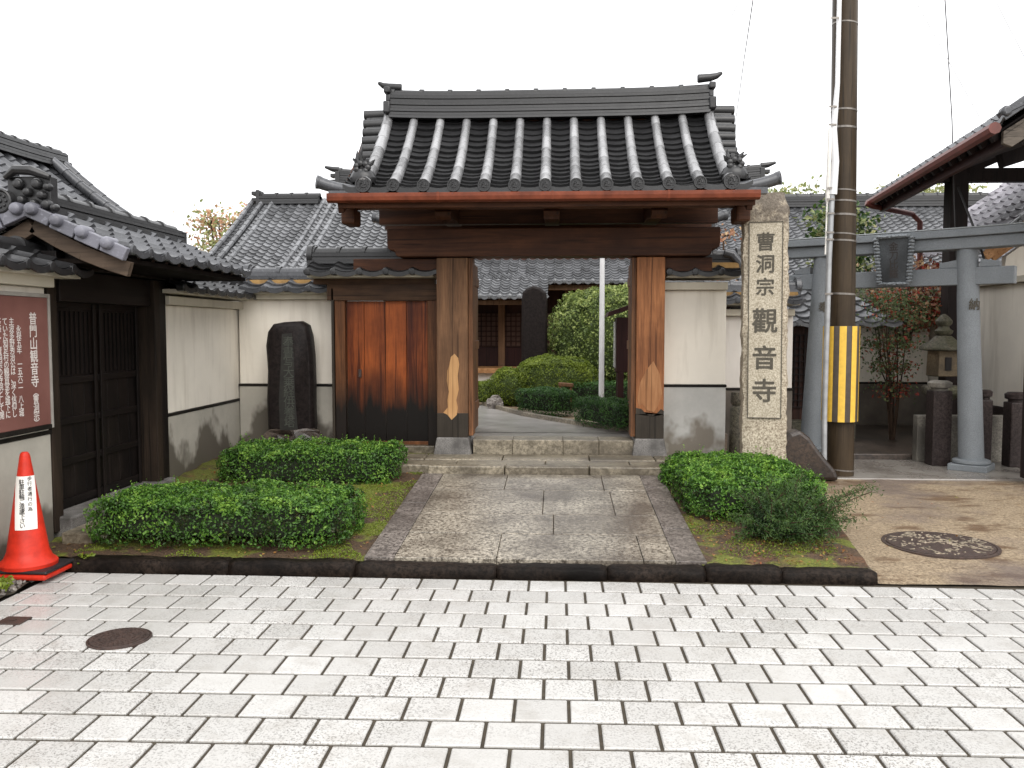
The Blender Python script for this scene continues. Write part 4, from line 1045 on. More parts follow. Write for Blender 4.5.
# hall back left (between the stele wall and the gate)
SH = thing('side_hall', 'grey tiled hall roof with short ridge rising left of the gate', 'temple hall', (-5, 15, 0))
hall_roof(SH, -5.75, -2.6, 13.0, 2.17, 16.0, 3.83, sag=.06)
ridge((-5.55, 16, 3.79), (-4.42, 16, 3.79), .3, 3, .05, .07, .0, n=8).build('ridge', M['tile'], SH, smooth=True)
mb = MB(); mb.box(-5.6, -5.54, 15.85, 16.15, 3.7, 4.05)
for z in (3.72, 3.84, 3.96): mb.box(-5.7, -5.6, 15.9, 16.1, z, z+.07)
mb.build('ridge_end_tile', M['tile'], SH, bevel=.01)
for x in (-5.70, -5.50, -5.3, -4.34, -4.18, -4.02):
    mb = MB(); pts = [(x, 13.0+3.0*q, 2.17+1.66*q-.06*4*q*(1-q)+.05) for q in np.linspace(0, 1, 16)]
    for a, b in zip(pts, pts[1:]): mb.tint = random.random(); mb.tube([a, b], [.046, .038], 8)
    mb.build('verge_rib', M['tile_far'], SH, smooth=True)
bx('wall', M['plaster_pink'], SH, -5.7, -2.8, 13.5, 15.8, 0, 2.3)

# right rear hall
RH = thing('rear_right_hall', 'grey tiled roof stretching behind the utility pole and torii', 'temple hall', (6, 15, 0))
hall_roof(RH, 2.75, 9.6, 13.6, 2.20, 17.0, 3.84, sag=.08)
ridge((2.75, 17, 3.80), (9.6, 17, 3.80), .3, 4, .05, .075, 0, n=10).build('ridge', M['tile'], RH, smooth=True)
bx('wall', M['plaster_pink'], RH, 3.2, 9.4, 14.2, 16.8, 0, 2.4)

# sky tinted lavender roof with orange timber at the right
VH = thing('right_store', 'white walled store with sky tinted lavender roof and orange eave timber', 'storehouse', (6.5, 11, 0))
mb = MB(); pantiles((4.85, 12.7, 2.40), (4.85, 10.3, 2.40), (7.4, 12.7, 4.30), (7.4, 10.3, 4.30), .2, .2, .02, .018, 0, mb=mb)
mb.build('roof_tiles', M['tile_lav'], VH, smooth=True)
mb = MB()
for k in range(12):
    a = Vector((4.85+2.5*k/12, 10.27, 2.36+1.9*k/12)); b = a + Vector((.205, 0, .155)); mb.tint = random.random(); mb.beam(a, b, .05, .07)
    mb.lathe(a+Vector((.04,0,.02)), [(.035,-.02),(.035,.03),(.02,.04)], 8, (0,-1,0))
mb.build('verge_tiles', M['tile_far'], VH)
MB().beam((4.95, 10.33, 2.32), (7.3, 10.33, 4.07), .05, .15).build('bargeboard', M['orange_wood'], VH)
MB().beam((5.10, 10.45, 2.30), (7.3, 10.45, 3.95), .04, .10).build('bargeboard', M['orange_wood'], VH)
bx('wall', M['plaster'], VH, 5.22, 7.6, 9.1, 12.6, .55, 1.98)
MB().prism([(5.3, 1.99), (7.5, 1.99), (7.5, 3.9), (5.35, 2.33)], (0, 10.6, 0), (1,0,0), (0,0,1), (0,1,0), .1).build('gable_wall', M['plaster'], VH)
bx('wall_base', M['post_dark'], VH, 5.20, 7.6, 9.08, 12.6, .1, .545)
MB().box(5.1, 5.6, 9.15, 12.6, 1.985, 2.05).build('eave_board', M['corbel'], VH)

# wall behind the maple and small side wall by the pillar
T_ = plaster_wall('off white wall with sooty foot behind the multi stemmed shrub', 3.6, 5.2, 12.3, 12.5, .1, .72, 1.50, 'cement_back', pm='plaster')
small_roof(T_, 3.3, 5.4, 12.4, 1.62, .35, 2, 'tile_mid', .24, .16)
T_ = plaster_wall('recessed off white wall glimpsed between the gate wall and the inscribed pillar', 1.64, 2.55, 9.45, 9.65, .1, .82, 1.60, 'cement_back', pm='plaster_pink')
small_roof(T_, 1.64, 2.6, 9.55, 1.76, .28, 2, 'tile_mid', .24, .12)

# small wooden shrine building whose roof shows under the torii beam
SB = thing('small_shrine', 'low dark lattice shrine with pale tiled roof behind the torii', 'shrine', (3.1, 11, 0))
mb = MB(); pantiles((2.35, 10.4, 1.53), (4.05, 10.4, 1.53), (2.35, 11.4, 2.05), (4.05-.45, 11.4, 2.05), .25, .17, .03, .03, .02, mb=mb)
pantiles((2.35, 12.2, 1.53), (4.05, 12.2, 1.53), (2.35, 11.4, 2.05), (3.6, 11.4, 2.05), .25, .17, .03, .03, .02, mb=mb)
eave_caps(mb, (2.35, 10.398, 1.53), (4.05, 10.398, 1.53), .25, .04, .06)
mb.build('roof_tiles', M['tile_far'], SB, smooth=True)
ridge((2.35, 11.4, 2.03), (3.62, 11.4, 2.03), .2, 2, .04, .06, 0, n=8).build('ridge', M['tile_far'], SB, smooth=True)
bx('shrine_wall', M['hall_wood'], SB, 2.4, 3.55, 10.7, 12.0, .1, 1.5)
mb = MB()
for x in np.arange(2.42, 3.55, .06): mb.box(x, x+.015, 10.67, 10.69, .5, 1.4)
for z in np.arange(.5, 1.4, .08): mb.box(2.4, 3.55, 10.655, 10.669, z, z+.014)
mb.build('lattice', M['pavilion'], SB)
bx('shrine_base', M['lantern'], SB, 2.3, 3.6, 10.5, 12.1, .1, .35)

# ================================================================== PAVILION (right edge)
PV = thing('timber_pavilion', 'open dark timber pavilion with tiled eave and red gutter at the right edge', 'pavilion', (4.6, 9, .1))
e0 = Vector((3.62, 7.3, 3.17)); e1 = Vector((4.10, 11.5, 3.17)); dd = (e1-e0).normalized(); rx = Vector((dd.y, -dd.x, 0))
up2 = rx*2.4 + Vector((0,0,1.62))
mb = MB(); pantiles(e1, e0, e1+up2, e0+up2, .22, .2, .028, .024, .03, mb=mb)
far = rx*4.8
pantiles(e1+far, e0+far, e1+up2, e0+up2, .22, .2, .028, .024, .03, mb=mb)
eave_caps(mb, e1, e0, .22, .036, .05, -rx)
mb.build('roof_tiles', M['tile_mid'], PV, smooth=True)
mb = MB(); a = e0 + dd*.12; sg = Vector((0,0,-.07))
A = np.array([[tuple(e0+dd*.1+sg+rx*.05), tuple(e1+sg+rx*.05)], [tuple(e0+dd*.1+sg+up2), tuple(e1+sg+up2)]]); mb.grid(A); B_ = A.copy(); B_[...,2] -= .04; mb.grid(B_)
mb.build('roof_boarding', M['pavilion'], PV)
mb = MB(); mb.tube([e0-rx*.06+Vector((0,0,-.075)), e1-rx*.06+Vector((0,0,-.075))], .05, 8); mb.build('gutter', M['gutter_dark'], PV, smooth=True)
for k in range(16):
    p = e0 + dd*(.25+.26*k) + sg - Vector((0,0,.05)); MB().beam(p, p+rx*1.2+Vector((0,0,.81)), .06, .06).build('rafter', M['pavilion'], PV)
MB().beam(e0+dd*.15+rx*.10+Vector((0,0,-.12)), e1+rx*.10+Vector((0,0,-.12)), .05, .14).build('fascia', M['pavilion_red'], PV, bevel=.004)
g0 = e0 + dd*.06
mb = MB()
for k in range(9):
    a = g0 + up2*(k/9) + Vector((0,0,.02)); b = g0 + up2*((k+1.04)/9)+Vector((0,0,.025)); mb.tint = random.random(); mb.beam(a, b, .09, .085)
    mb.lathe(a+Vector((.02,-.03,.04)), [(.04,-.04),(.045,.03),(.03,.045)], 10, (0,-1,0))
mb.build('verge_tiles', M['tile_mid'], PV, smooth=True, bevel=.006)
k0 = g0+up2*.30+Vector((0,0,.10))
ridge(g0+up2*.22+Vector((0,.1,.05)), g0+up2*.95+Vector((0,.1,.05)), .14, 2, .035, .05, 0, n=8).build('verge_ridge', M['tile_mid'], PV, smooth=True)
poly = [(0.05,-.03),(.05,-.13),(.12,-.16),(2.3,1.30),(2.3,1.42)]
MB().prism(poly, g0+Vector((0,.05,-.05)), rx, (0,0,1), dd, .05).build('bargeboard', M['pavilion_barge'], PV, bevel=.004)
pa = Vector((4.74, 10.6, 0)); pb = Vector((4.29, 7.95, 0))
bx('pavilion_post', M['pavilion'], PV, pa.x-.10, pa.x+.10, pa.y-.1, pa.y+.1, .12, 3.5)
bx('pavilion_post', M['pavilion'], PV, pb.x-.04, pb.x+.16, pb.y-.1, pb.y+.1, .10, 3.35)
bx('cross_beam', M['pavilion'], PV, 4.52, 7.6, 10.54, 10.66, 3.20, 3.36)
MB().lathe((4.47, 10.60, 3.28), [(.03,-.07),(.09,-.05),(.10,0),(.09,.05),(.03,.07)], 12, (0,1,0)).build('beam_nose', M['pavilion'], PV, smooth=True)
MB().beam((4.74, 10.6, 3.42), (4.40, 7.9, 3.30), .12, .16).build('side_beam', M['pavilion'], PV)
MB().beam((4.2, 8.5, 3.05), (7.0, 8.5, 3.95), .12, .13).build('rainbow_beam', M['pavilion'], PV)
MB().beam((4.8, 10.56, 3.38), (7.6, 10.56, 4.6), .12, .22).build('raking_beam', M['pavilion'], PV)
poly = [(0,0),(.14,.05),(.22,.16),(.20,.3),(.34,.36),(.42,.52),(.30,.62),(.0,.62)]
MB().prism([(a, b*.5) for a, b in poly], (4.86, 10.56, 3.36), (1,0,0), (0,0,1), (0,1,0), .08).build('carved_bracket', M['pavilion'], PV)
poly = [(0,0),(.5,0),(.42,.10),(.30,.12),(.22,.24),(.08,.22),(0,.3)]
MB().prism([(-a, b*.8) for a, b in poly], (6.1, 10.56, 3.36), (1,0,0), (0,0,1), (0,1,0), .08).build('carved_bracket', M['pavilion'], PV)
bx('cross_beam', M['pavilion'], PV, 4.2, 7.0, 7.9, 8.02, 3.30, 3.46)
mb = MB(); q = W(866, 203, Y=11.3); mb.tube([q, W(872, 206, Y=11.3), W(912, 214, Y=11.8), W(920, 222, Y=11.8), W(920, 300, Y=11.8)], .035, 10)
mb.build('downpipe', M['gutter_dark'], PV, smooth=True)

# ================================================================== TORII
TO = thing('stone_torii', 'blue grey stone torii with slanted legs and hanging plaque', 'torii', (3.5, 9.2, .06))
fr = Vector((4.13, 8.72, 0)); fl = Vector((2.84, 9.72, 0)); ax = (fr-fl).normalized(); fn = Vector((ax.y, -ax.x, 0))
if fn.y > 0: fn = -fn
def leg(foot, top_shift, ch, nm):
    a = foot + Vector((0,0,.10)); b = foot + top_shift + Vector((0,0,2.255))
    pts = [a.lerp(b, t) for t in np.linspace(0, 1, 8)]; lg = MB().tube(pts, [.118-.022*t for t in np.linspace(0, 1, 8)], 28).build('leg', M['torii'], TO, smooth=True)
    mb = MB(); mb.lathe(foot+Vector((0,0,.06)), [(.25,0),(.25,.065)], 4, rot=PI/4+math.atan2(ax.y, ax.x)); mb.build('foot_slab', M['torii'], TO, bevel=.008)
    MB().lathe(foot+Vector((0,0,.125)), [(.165,0),(.175,.012),(.172,.035),(.15,.045)], 28).build('foot_ring', M['torii'], TO, smooth=True)
    z = 1.70; c = a.lerp(b, (z-.10)/2.155); 
    vtext(mb := MB(), ch, c + Vector((.10,-.995,0))*.108, (.995,.10,0), (0,0,1), .12, bold=.02)
    mb.build('lettering', M['engrave'], lg)
leg(fr, -ax*.10, '納', 'r'); leg(fl, ax*.10, '奉', 'l')
L0 = fl - ax*.62; L1 = fr + ax*.52
# kasagi (upcurved) over shimaki
def curved_beam(z0, h, wd, lift, ext0, ext1, mat, nm, slope=0.0):
    mb = MB(); n_ = 24; V = []
    for i in range(n_+1):
        t = i/n_; c = (L0-ax*ext0).lerp(L1+ax*ext1, t); q = abs(2*t-1)**3*lift; dx = ax*(slope*(2*t-1))
        for s_, hh in ((-1,0),(1,0),(1,1),(-1,1)): V.append(c + fn*s_*wd/2*(1 if hh == 0 else 1.0) + dx*hh + Vector((0,0,z0+q+h*hh)))
    fs = [(i*4+a, i*4+(a+1)%4, (i+1)*4+(a+1)%4, (i+1)*4+a) for i in range(n_) for a in range(4)] + [(3,2,1,0), (n_*4, n_*4+1, n_*4+2, n_*4+3)]
    mb.add(V, fs); return mb.build(nm, M[mat], TO, bevel=.008)
curved_beam(2.245, .115, .22, .012, .0, .0, 'torii', 'under_lintel', .03)
curved_beam(2.362, .075, .30, .012, .06, .06, 'torii', 'top_lintel', .04)
curved_beam(2.439, .014, .30, .012, .10, .10, 'torii_top', 'top_lintel', .0)
mb = MB(); mb.beam(fl-ax*.52+Vector((0,0,1.98)), fr+ax*.33+Vector((0,0,1.98)), .11, .17); mb.build('tie_beam', M['torii'], TO, bevel=.008)
for c, s_ in ((fl+ax*.07, -1), (fr-ax*.07, 1)):
    for s2 in (-1, 1):
        o = c + ax*(s2*.10) + Vector((0,0,2.067))
        MB().prism([(0,0),(.17,0),(.17,.05),(.0,.08)], o-fn*.045, ax*s2, (0,0,1), fn, .09).build('wedge', M['torii'], TO, bevel=.004)
PQ = MB(); pc = fl.lerp(fr, .55) + fn*.14; tl = .12
uvec = ax; vvec = (Vector((0,0,1)) + fn*.10).normalized(); pn = uvec.cross(vvec); 
if pn.y > 0: pn = -pn
o = pc + Vector((0,0,2.17))
PQ.prism([(-.13,-.23),(.13,-.23),(.155,.22),(-.155,.22)], o, uvec, vvec, pn, .05); pq = PQ.build('plaque', M['plaque'], TO, bevel=.004)
mb = MB()
def edge(a, b, k_):
    for i in range(k_):
        t = (i+.5)/k_; x = a[0]+(b[0]-a[0])*t; y = a[1]+(b[1]-a[1])*t; mb.rock(o+uvec*x+vvec*y+pn*.05, (.030,.034,.020), i+k_, 6, amp=.25)
edge((-.145,-.24),(-.175,.23),14); edge((.145,-.24),(.175,.23),14); edge((-.14,-.245),(.14,-.245),10); edge((-.165,.235),(.165,.235),11)
mb.build('plaque_frame', M['torii'], pq, smooth=True)
mb = MB(); vtext(mb, '金刀比羅', o+pn*.054+vvec*.135, uvec, vvec, .095, .092, .012); mb.build('lettering', M['ink'], pq)

# ================================================================== INSCRIBED PILLAR
IP = thing('inscribed_pillar', 'tall rough granite pillar engraved with the temple name, right of the gate', 'stone pillar', (1.81, 7.6, .1))
A = []; n_ = 60
mb = MB(); x0, x1, y0, y1 = 1.625, 2.005, 7.50, 7.86
rows = []
for i in range(n_+1):
    z = .1 + (2.625-.1)*i/n_; r_ = []
    per = [(x0+.045,y0),(x0+.10,y0),(x0+.19,y0),(x0+.28,y0),(x1-.045,y0),(x1-.01,y0+.012),(x1,y0+.05),(x1,y0+.18),(x1,y1-.03),(x1-.03,y1),(x0+.19,y1),(x0+.03,y1),(x0,y1-.03),(x0,y0+.18),(x0,y0+.05),(x0+.01,y0+.012)]
    for k, (x, y) in enumerate(per):
        lean = -.02*(z/2.6) - .0
        rough = .013 if (k > 3 or k == 0) else .0
        p = Vector((x+lean, y, z)); nz = mnoise.noise_vector(p*7)*rough*1.3 + mnoise.noise_vector(p*22)*rough
        zz = z; sh = 1.0
        if i > n_-3: sh = 1-.07*(i-(n_-3)); 
        q = Vector(((x-1.815)*sh+1.815+lean+nz.x, (y-7.68)*sh+7.68+nz.y, z))
        r_.append(q)
    rows.append(r_)
V = [p for r_ in rows for p in r_]; m_ = 16
fs = [(i*m_+k, i*m_+(k+1)%m_, (i+1)*m_+(k+1)%m_, (i+1)*m_+k) for i in range(n_) for k in range(m_)] + [tuple(n_*m_+k for k in range(m_))]
mb.add(V, fs); mb.build('shaft', M['monument'], IP, smooth=True)
# dressed face, sunk panel outline and characters
def zf(py): return W(768, py, Y=7.49).z
fx = lambda z: 1.815 - .02*(z/2.6)
mb = MB(); zt, zb_ = zf(222), zf(418)
mb.add([(fx(zb_)-.135,7.489,zb_),(fx(zb_)+.135,7.489,zb_),(fx(zt)+.135,7.489,zt),(fx(zt)-.135,7.489,zt),
        (fx(zb_)-.135,7.52,zb_),(fx(zb_)+.135,7.52,zb_),(fx(zt)+.135,7.52,zt),(fx(zt)-.135,7.52,zt)], [(0,1,2,3),(0,4,5,1),(1,5,6,2),(2,6,7,3),(3,7,4,0)])
mb.build('dressed_face', M['monument_face'], IP)
mb = MB()
for (a, b) in (((-.138, zb_), (-.138, zt)), ((.138, zb_), (.138, zt)), ((-.138, zt), (.138, zt)), ((-.138, zb_), (.138, zb_))):
    mb.beam((fx(a[1])+a[0], 7.487, a[1]), (fx(b[1])+b[0], 7.487, b[1]), .006, .007)
mb.build('panel_groove', M['engrave'], IP)
mb = MB()
for ch, py, sz in (('曹', 242, .165), ('洞', 264, .165), ('宗', 287, .16), ('觀', 321, .22), ('音', 358, .215), ('寺', 391, .215)):
    z = zf(py); vtext(mb, ch, (fx(z)-.002, 7.4865, z), (1,0,0), (0,0,1), sz, bold=.02, sx=.98)
mb.build('lettering', M['engrave'], IP)

IP.rotation_euler = (0, 0, R(-10))
# ================================================================== STELE (left)
ST = thing('engraved_stele', 'dark slate stele with worn grey carving before the cream wall', 'stele', (-2.6, 8.4, .3))
zs = lambda py: W(290, py, Y=8.42).z
out_l = [(268,440),(266,400),(267,370),(265,345),(267,331),(272,324),(283,322),(300,321),(307,325),(310,336),(312,355),(313,380),(313,405),(314,425),(311,442)]
poly = [(W(a, b, Y=8.42).x, W(a, b, Y=8.42).z) for a, b in out_l]
mb = MB(); cx = sum(p[0] for p in poly)/len(poly)
fr_ = [(x, z) for x, z in poly]
rings = [(.0, .86), (.03, .97), (.07, 1.0), (.15, 1.0), (.19, .95)]
V = []
for d_, s_ in rings:
    for (x, z) in fr_:
        zz = .42 + (z-.42)*(1-(1-s_)*.35); V.append((cx+(x-cx)*s_, 8.40+d_, zz))
k = len(fr_); fs = [(i*k+a, i*k+(a+1)%k, (i+1)*k+(a+1)%k, (i+1)*k+a) for i in range(4) for a in range(k)] + [tuple(range(k))[::-1], tuple(4*k+a for a in range(k))]
mb.add(V, fs); st = mb.build('stone_slab', M['stele'], ST, smooth=True, bevel=.006)
mb = MB(); 
poly = [(W(a, b, Y=8.40).x, W(a, b, Y=8.40).z) for a, b in [(280,430),(279,400),(281,360),(282,334),(292,333),(294,360),(295,395),(298,431)]]
mb.prism(poly, (0, 8.398, 0), (1,0,0), (0,0,1), (0,-1,0), .003); mb.build('worn_band', M['stele_pale'], ST)
mb = MB(); vtext(mb, '奉書写大乗経供養塔', (W(288, 341, Y=8.39).x, 8.393, zs(342)), (1,0,0), (0,0,1), .115, .100, .006); mb.build('lettering', M['stele_text'], ST)
bs = MB(); bs.rock((-2.62, 8.36, .30), (.34, .22, .16), 4, 12, amp=.3); bs.build('rough_plinth', M['rock'], ST)
for (px, py, r_, sd, m_, lb) in ((252,438,.09,2,'rock','small brown rock left of the stele foot'), (268,443,.10,11,'rock_pale','pale pinkish rock before the stele foot'), (297,446,.10,5,'rock_pale','pale grey rock in front of the stele'), (318,439,.11,8,'rock','squat brown rock right of the stele foot')):
    p = W(px, py, Y=8.15); tag(MB().rock((p.x, p.y, .29), (r_*1.3, r_, r_), sd, 10, amp=.35).build('garden_rock', M[m_]), lb, 'rock', 'rocks round the stele')

# ================================================================== UTILITY POLE
UP = thing('utility_pole', 'brown utility pole with yellow and black striped guard', 'utility pole', (2.72, 8.3, .04))
mb = MB(); mb.tube([(2.72, 8.33, .0), (2.60, 8.33, 9.5)], [.126, .100], 36); mb.build('shaft', M['pole'], UP, smooth=True)
zg0, zg1 = W(844, 422, Y=8.2).z, W(844, 326, Y=8.2).z
gd = MB(); gd.lathe((2.695, 8.31, zg0), [(.162, 0), (.164, .005), (.162, zg1-zg0)], 48); gd = gd.build('striped_guard', M['greystripe'], UP, smooth=True)
for k in range(9):
    a0 = 2*PI*k/9 + .12; a1 = a0 + 2*PI/9*.54; vs = []
    for t in np.linspace(a0, a1, 5):
        for z in (zg0+.002, zg1-.002): vs.append((2.695+.1655*math.cos(t), 8.31+.1655*math.sin(t), z))
    MB().add(vs, [(i*2, i*2+2, i*2+3, i*2+1) for i in range(4)]).build('yellow_stripe', M['yellow'], gd)
mb = MB(); cx_, cy_ = W(827, 300, Y=8.17).x, 8.17
mb.tube([(cx_+.01, cy_, .04), (cx_, cy_, zg0+.1), (cx_+.01, cy_, 2.1), (cx_+.025, cy_, 2.75)], .026, 12); mb.build('conduit', M['steel'], UP, smooth=True)
mb = MB(); mb.tube([(cx_+.03, cy_, 2.7), (cx_+.045, cy_-.01, 3.0), (cx_+.025, cy_, 3.3), (cx_+.05, cy_, 3.7), (cx_+.045, cy_, 6)], [.04,.034,.03,.022,.02], 10); mb.build('conduit_top', M['white_pole'], UP, smooth=True)
mb = MB(); mb.tube([(cx_-.025, cy_-.0, 2.15), (cx_-.02, cy_, 2.62), (cx_-.015, cy_, 2.66), (cx_-.005, cy_, 3.3)], [.008,.008,.022,.02], 8); mb.build('cable_cover', M['paper'], UP, smooth=True)
for k, py in enumerate((20, 108, 126, 189, 200, 214, 233, 240, 294, 471)):
    z = W(845, py, Y=8.2).z; rr = .126-.026*z/9.5+.003; xz = 2.72-.12*z/9.5
    bb = MB().tube([(xz, 8.33, z-.006), (xz+.001, 8.33, z+.006+.003*(k%3))], rr, 36); bb.build('steel_band', M['band_steel'], UP, smooth=True)
    if py < 300: MB().box(cx_-.03, cx_+.04, cy_-.034, cy_-.027, z-.008, z+.008).build('strap', M['band_steel'], UP)

# brown leaning stone at the pillar's foot
mb = MB(); poly = [(-.28,0),(.34,0),(.30,.10),(.16,.26),(.06,.40),(-.03,.47),(-.12,.44),(-.25,.30)]
mb.prism(poly, (2.27, 7.98, .06), (1,0,0), (0,0,1), (0,1,0), .22)
o_ = mb.build('leaning_stone', M['rock_brown'], bevel=.035); tag(o_, 'dark brown wedge shaped stone between the inscribed pillar and the utility pole', 'stone')

# stone posts
def cap_post(x, y, z0, z1, r_, mat, label, cap='post_dark'):
    T_ = thing('stone_fence_post', label, 'fence post', (x, y, z0), 'stone fence posts by the torii')
    MB().box(x-r_, x+r_, y-r_, y+r_, z0, z1-.10).build('shaft', M[mat], T_, bevel=.012)
    MB().lathe((x, y, z1-.10), [(r_*.85,0),(r_*.85,.025),(r_*1.2,.035),(r_*1.25,.08),(r_*.9,.10)], 20).build('cap', M[cap], T_, smooth=True)
    return T_
cap_post(3.93, 9.02, .06, .93, .095, 'post_dark', 'black stone post with grey cap just left of the right torii leg', 'post_light')
cap_post(4.36, 9.0, .06, .84, .07, 'post_dark', 'slim black stone post just right of the right torii leg')
cap_post(4.66, 8.95, .06, .82, .085, 'post_dark', 'black stone post with white specks next to the pale corner post')
cap_post(4.60, 8.35, .05, .95, .11, 'post_light', 'pale thick corner post at the right edge of the photo', 'post_light')
tag(MB().box(3.8, 6.2, 9.22, 9.34, .06, .55).build('stone_kerb_wall', M['post_light'], bevel=.01), 'low pale stone wall behind the black fence posts', 'low wall')
tag(MB().tube([(1.90, 9.1, .1), (1.90, 9.1, .62), (1.90, 9.1, .66), (1.90, 9.1, .70), (1.90, 9.1, .80)], [.085,.08,.06,.078,.07], 16).build('stone_fence_post', M['lantern'], smooth=True), 'rounded mossy stone post behind the gap left of the inscribed pillar', 'stone post')

# ================================================================== STONE LANTERN
LN = thing('stone_lantern', 'mossy stone lantern with broad roof beside the torii leg', 'lantern', (4.33, 9.9, .1)); lx, ly = 4.36, 9.95
zl = lambda py: W(940, py, Y=9.95).z
sq = PI/4
MB().lathe((lx, ly, .1), [(.20,0),(.20,.12),(.13,.16)], 6).build('base', M['lantern'], LN, bevel=.01)
MB().lathe((lx, ly, .26), [(.115,0),(.105,.25),(.11,zl(396)-.26)], 16).build('column', M['lantern_warm'], LN, smooth=True)
MB().lathe((lx, ly, zl(402)), [(.08,0),(.17,.06),(.225,.10),(.235,.16),(.20,.19)], 6, rot=.3).build('platform', M['lantern'], LN, bevel=.01)
fb = MB(); fb.lathe((lx, ly, zl(376)), [(.175,0),(.165,zl(350)-zl(376))], 4, rot=sq+.15); fb = fb.build('fire_box', M['lantern_warm'], LN, bevel=.008)
MB().box(lx-.03, lx+.04, ly-.135, ly-.115, zl(370), zl(357)).build('window', M['black_wood'], fb)
MB().lathe((lx, ly, zl(351)), [(.18,0),(.27,.012),(.265,.045),(.16,.11),(.09,.17),(.06,.175)], 6, rot=.3).build('lantern_roof', M['lantern'], LN, bevel=.012)
MB().lathe((lx, ly, zl(338)+.02), [(.05,0),(.09,.03),(.10,.06),(.06,.09),(.055,.11),(.085,.14),(.09,.17),(.06,.21),(.015,.25)], 16).build('jewel', M['lantern'], LN, smooth=True)

# ================================================================== HEDGES
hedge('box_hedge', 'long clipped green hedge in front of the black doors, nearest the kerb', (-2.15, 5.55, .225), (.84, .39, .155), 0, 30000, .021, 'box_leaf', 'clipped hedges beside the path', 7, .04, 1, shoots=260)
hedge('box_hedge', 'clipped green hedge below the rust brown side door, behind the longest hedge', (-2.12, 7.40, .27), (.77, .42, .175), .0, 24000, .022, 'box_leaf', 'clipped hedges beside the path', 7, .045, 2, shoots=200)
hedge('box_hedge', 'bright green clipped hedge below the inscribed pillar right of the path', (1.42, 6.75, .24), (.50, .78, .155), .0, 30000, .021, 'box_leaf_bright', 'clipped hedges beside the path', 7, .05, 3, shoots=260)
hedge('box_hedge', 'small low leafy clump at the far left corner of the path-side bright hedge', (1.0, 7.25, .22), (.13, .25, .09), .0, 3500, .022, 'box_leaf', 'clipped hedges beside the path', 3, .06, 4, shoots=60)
# juniper: arching sprays spilling right of the bright hedge
JN = thing('juniper_bush', 'dark feathery juniper sprawling at the foot of the bright hedge', 'bush', (1.6, 5.95, .1))
P = []; N = []; T = []; st = MB(); random.seed(5)
for q in range(190):
    a = random.uniform(-2.9, 1.2); L = random.uniform(.16, .46); el = random.uniform(.15, 1.25); b = Vector((1.50+random.uniform(-.22,.18), 5.82+random.uniform(-.28,.35), .12))
    if q < 4: a = -.15+q*.06; L = .62; el = .62
    pts = []
    for k in range(14):
        t = k/13; pts.append(b + Vector((math.cos(a)*math.cos(el)*L*t, math.sin(a)*math.cos(el)*L*t, math.sin(el)*L*t - .16*t*t*L)))
    st.tube(pts[::3], .003, 4, False)
    for k, p in enumerate(pts[2:]):
        for _ in range(12):
            P.append(p + Vector((random.gauss(0,.022), random.gauss(0,.022), random.gauss(0,.018)))); N.append((random.gauss(0,1), random.gauss(0,1), random.gauss(0,1))); T.append(min(1, max(0, k/14+random.uniform(-.25,.25))))
Q, TT = leaves_mesh(np.array(P, dtype=float).reshape(-1,3), np.array(N), .024, np.array(T), asp=.28)
foliage('foliage', Q, TT, M['juniper'], JN); st.build('stems', M['bark'], JN)
random.seed(9)
# courtyard plants
hedge('dwarf_hedge', 'low clipped hedge beyond the gate, nearest the right gate post', (.56, 9.22, .55), (.52, .20, .16), -1.08, 9000, .02, 'dwarf', 'low courtyard hedges', 6, .03, 6, shoots=40)
hedge('dwarf_hedge', 'short clipped hedge block at the bend of the courtyard path', (-.13, 10.75, .55), (.38, .22, .17), -.75, 7000, .022, 'dwarf', 'low courtyard hedges', 6, .03, 7, shoots=30)
hedge('dwarf_hedge', 'far low hedge behind the flagpole in the courtyard', (.62, 11.9, .56), (.62, .25, .18), .0, 7000, .024, 'dwarf', 'low courtyard hedges', 6, .03, 8, shoots=30)
hedge('azalea_mound', 'wide smooth rounded green mound beyond the gate', (-.02, 12.2, .68), (.62, .5, .40), 0, 20000, .026, 'azalea', None, 2.6, .04, 9, 'shrub', 'core_light', 0, .05)
hedge('azalea_mound', 'lower left shoulder mound joined to the wide green mound', (-.62, 12.2, .62), (.36, .4, .29), 0, 9000, .026, 'azalea', None, 2.6, .04, 10, 'shrub', 'core_light', 0, .05)
hedge('round_shrub', 'small round shrub beside the left gate post beyond the gate', (-1.03, 12.1, .55), (.22, .24, .17), 0, 4500, .025, 'azalea', None, 2.4, .04, 11, 'shrub', 'core_light', 0, .05)
RT = thing('clipped_tree', 'big round crowned clipped tree behind the flagpole', 'tree', (.9, 13.2, .4))
P, N, T = hedge_pts((.95, 13.25, 1.28), (1.10, .85, .83), 0, 26000, 2.5, .09, 12, .12)
Q, TT = leaves_mesh(P, N, .04, T); foliage('crown', Q, TT, M['bigtree'], RT, superbox(MB(), (.95, 13.25, 1.28), (.98, .73, .72), 0, 2.5), M['core_light'])
MB().tube([(.95,13.3,.38),(.97,13.28,.8)], [.08,.07], 10).build('trunk', M['bark'], RT, smooth=True)
tag(MB().rock((-.83, 11.5, .47), (.11,.09,.10), 3, 10, amp=.3).build('garden_rock', M['rock_pale']), 'pale rock beside the courtyard path beyond the gate', 'rock')
# big dark memorial stone beyond the gate
mb = MB(); pl = [(-.54,.4),(-.535,1.9),(-.52,2.02),(-.46,2.08),(-.36,2.12),(-.25,2.09),(-.17,2.02),(-.15,1.9),(-.14,.4)]
mb.prism(pl, (0, 12.95, 0), (1,0,0), (0,0,1), (0,1,0), .25); tag(mb.build('memorial_stone', M['stele'], bevel=.04), 'tall plain black memorial stone standing behind the green mound', 'memorial stone')
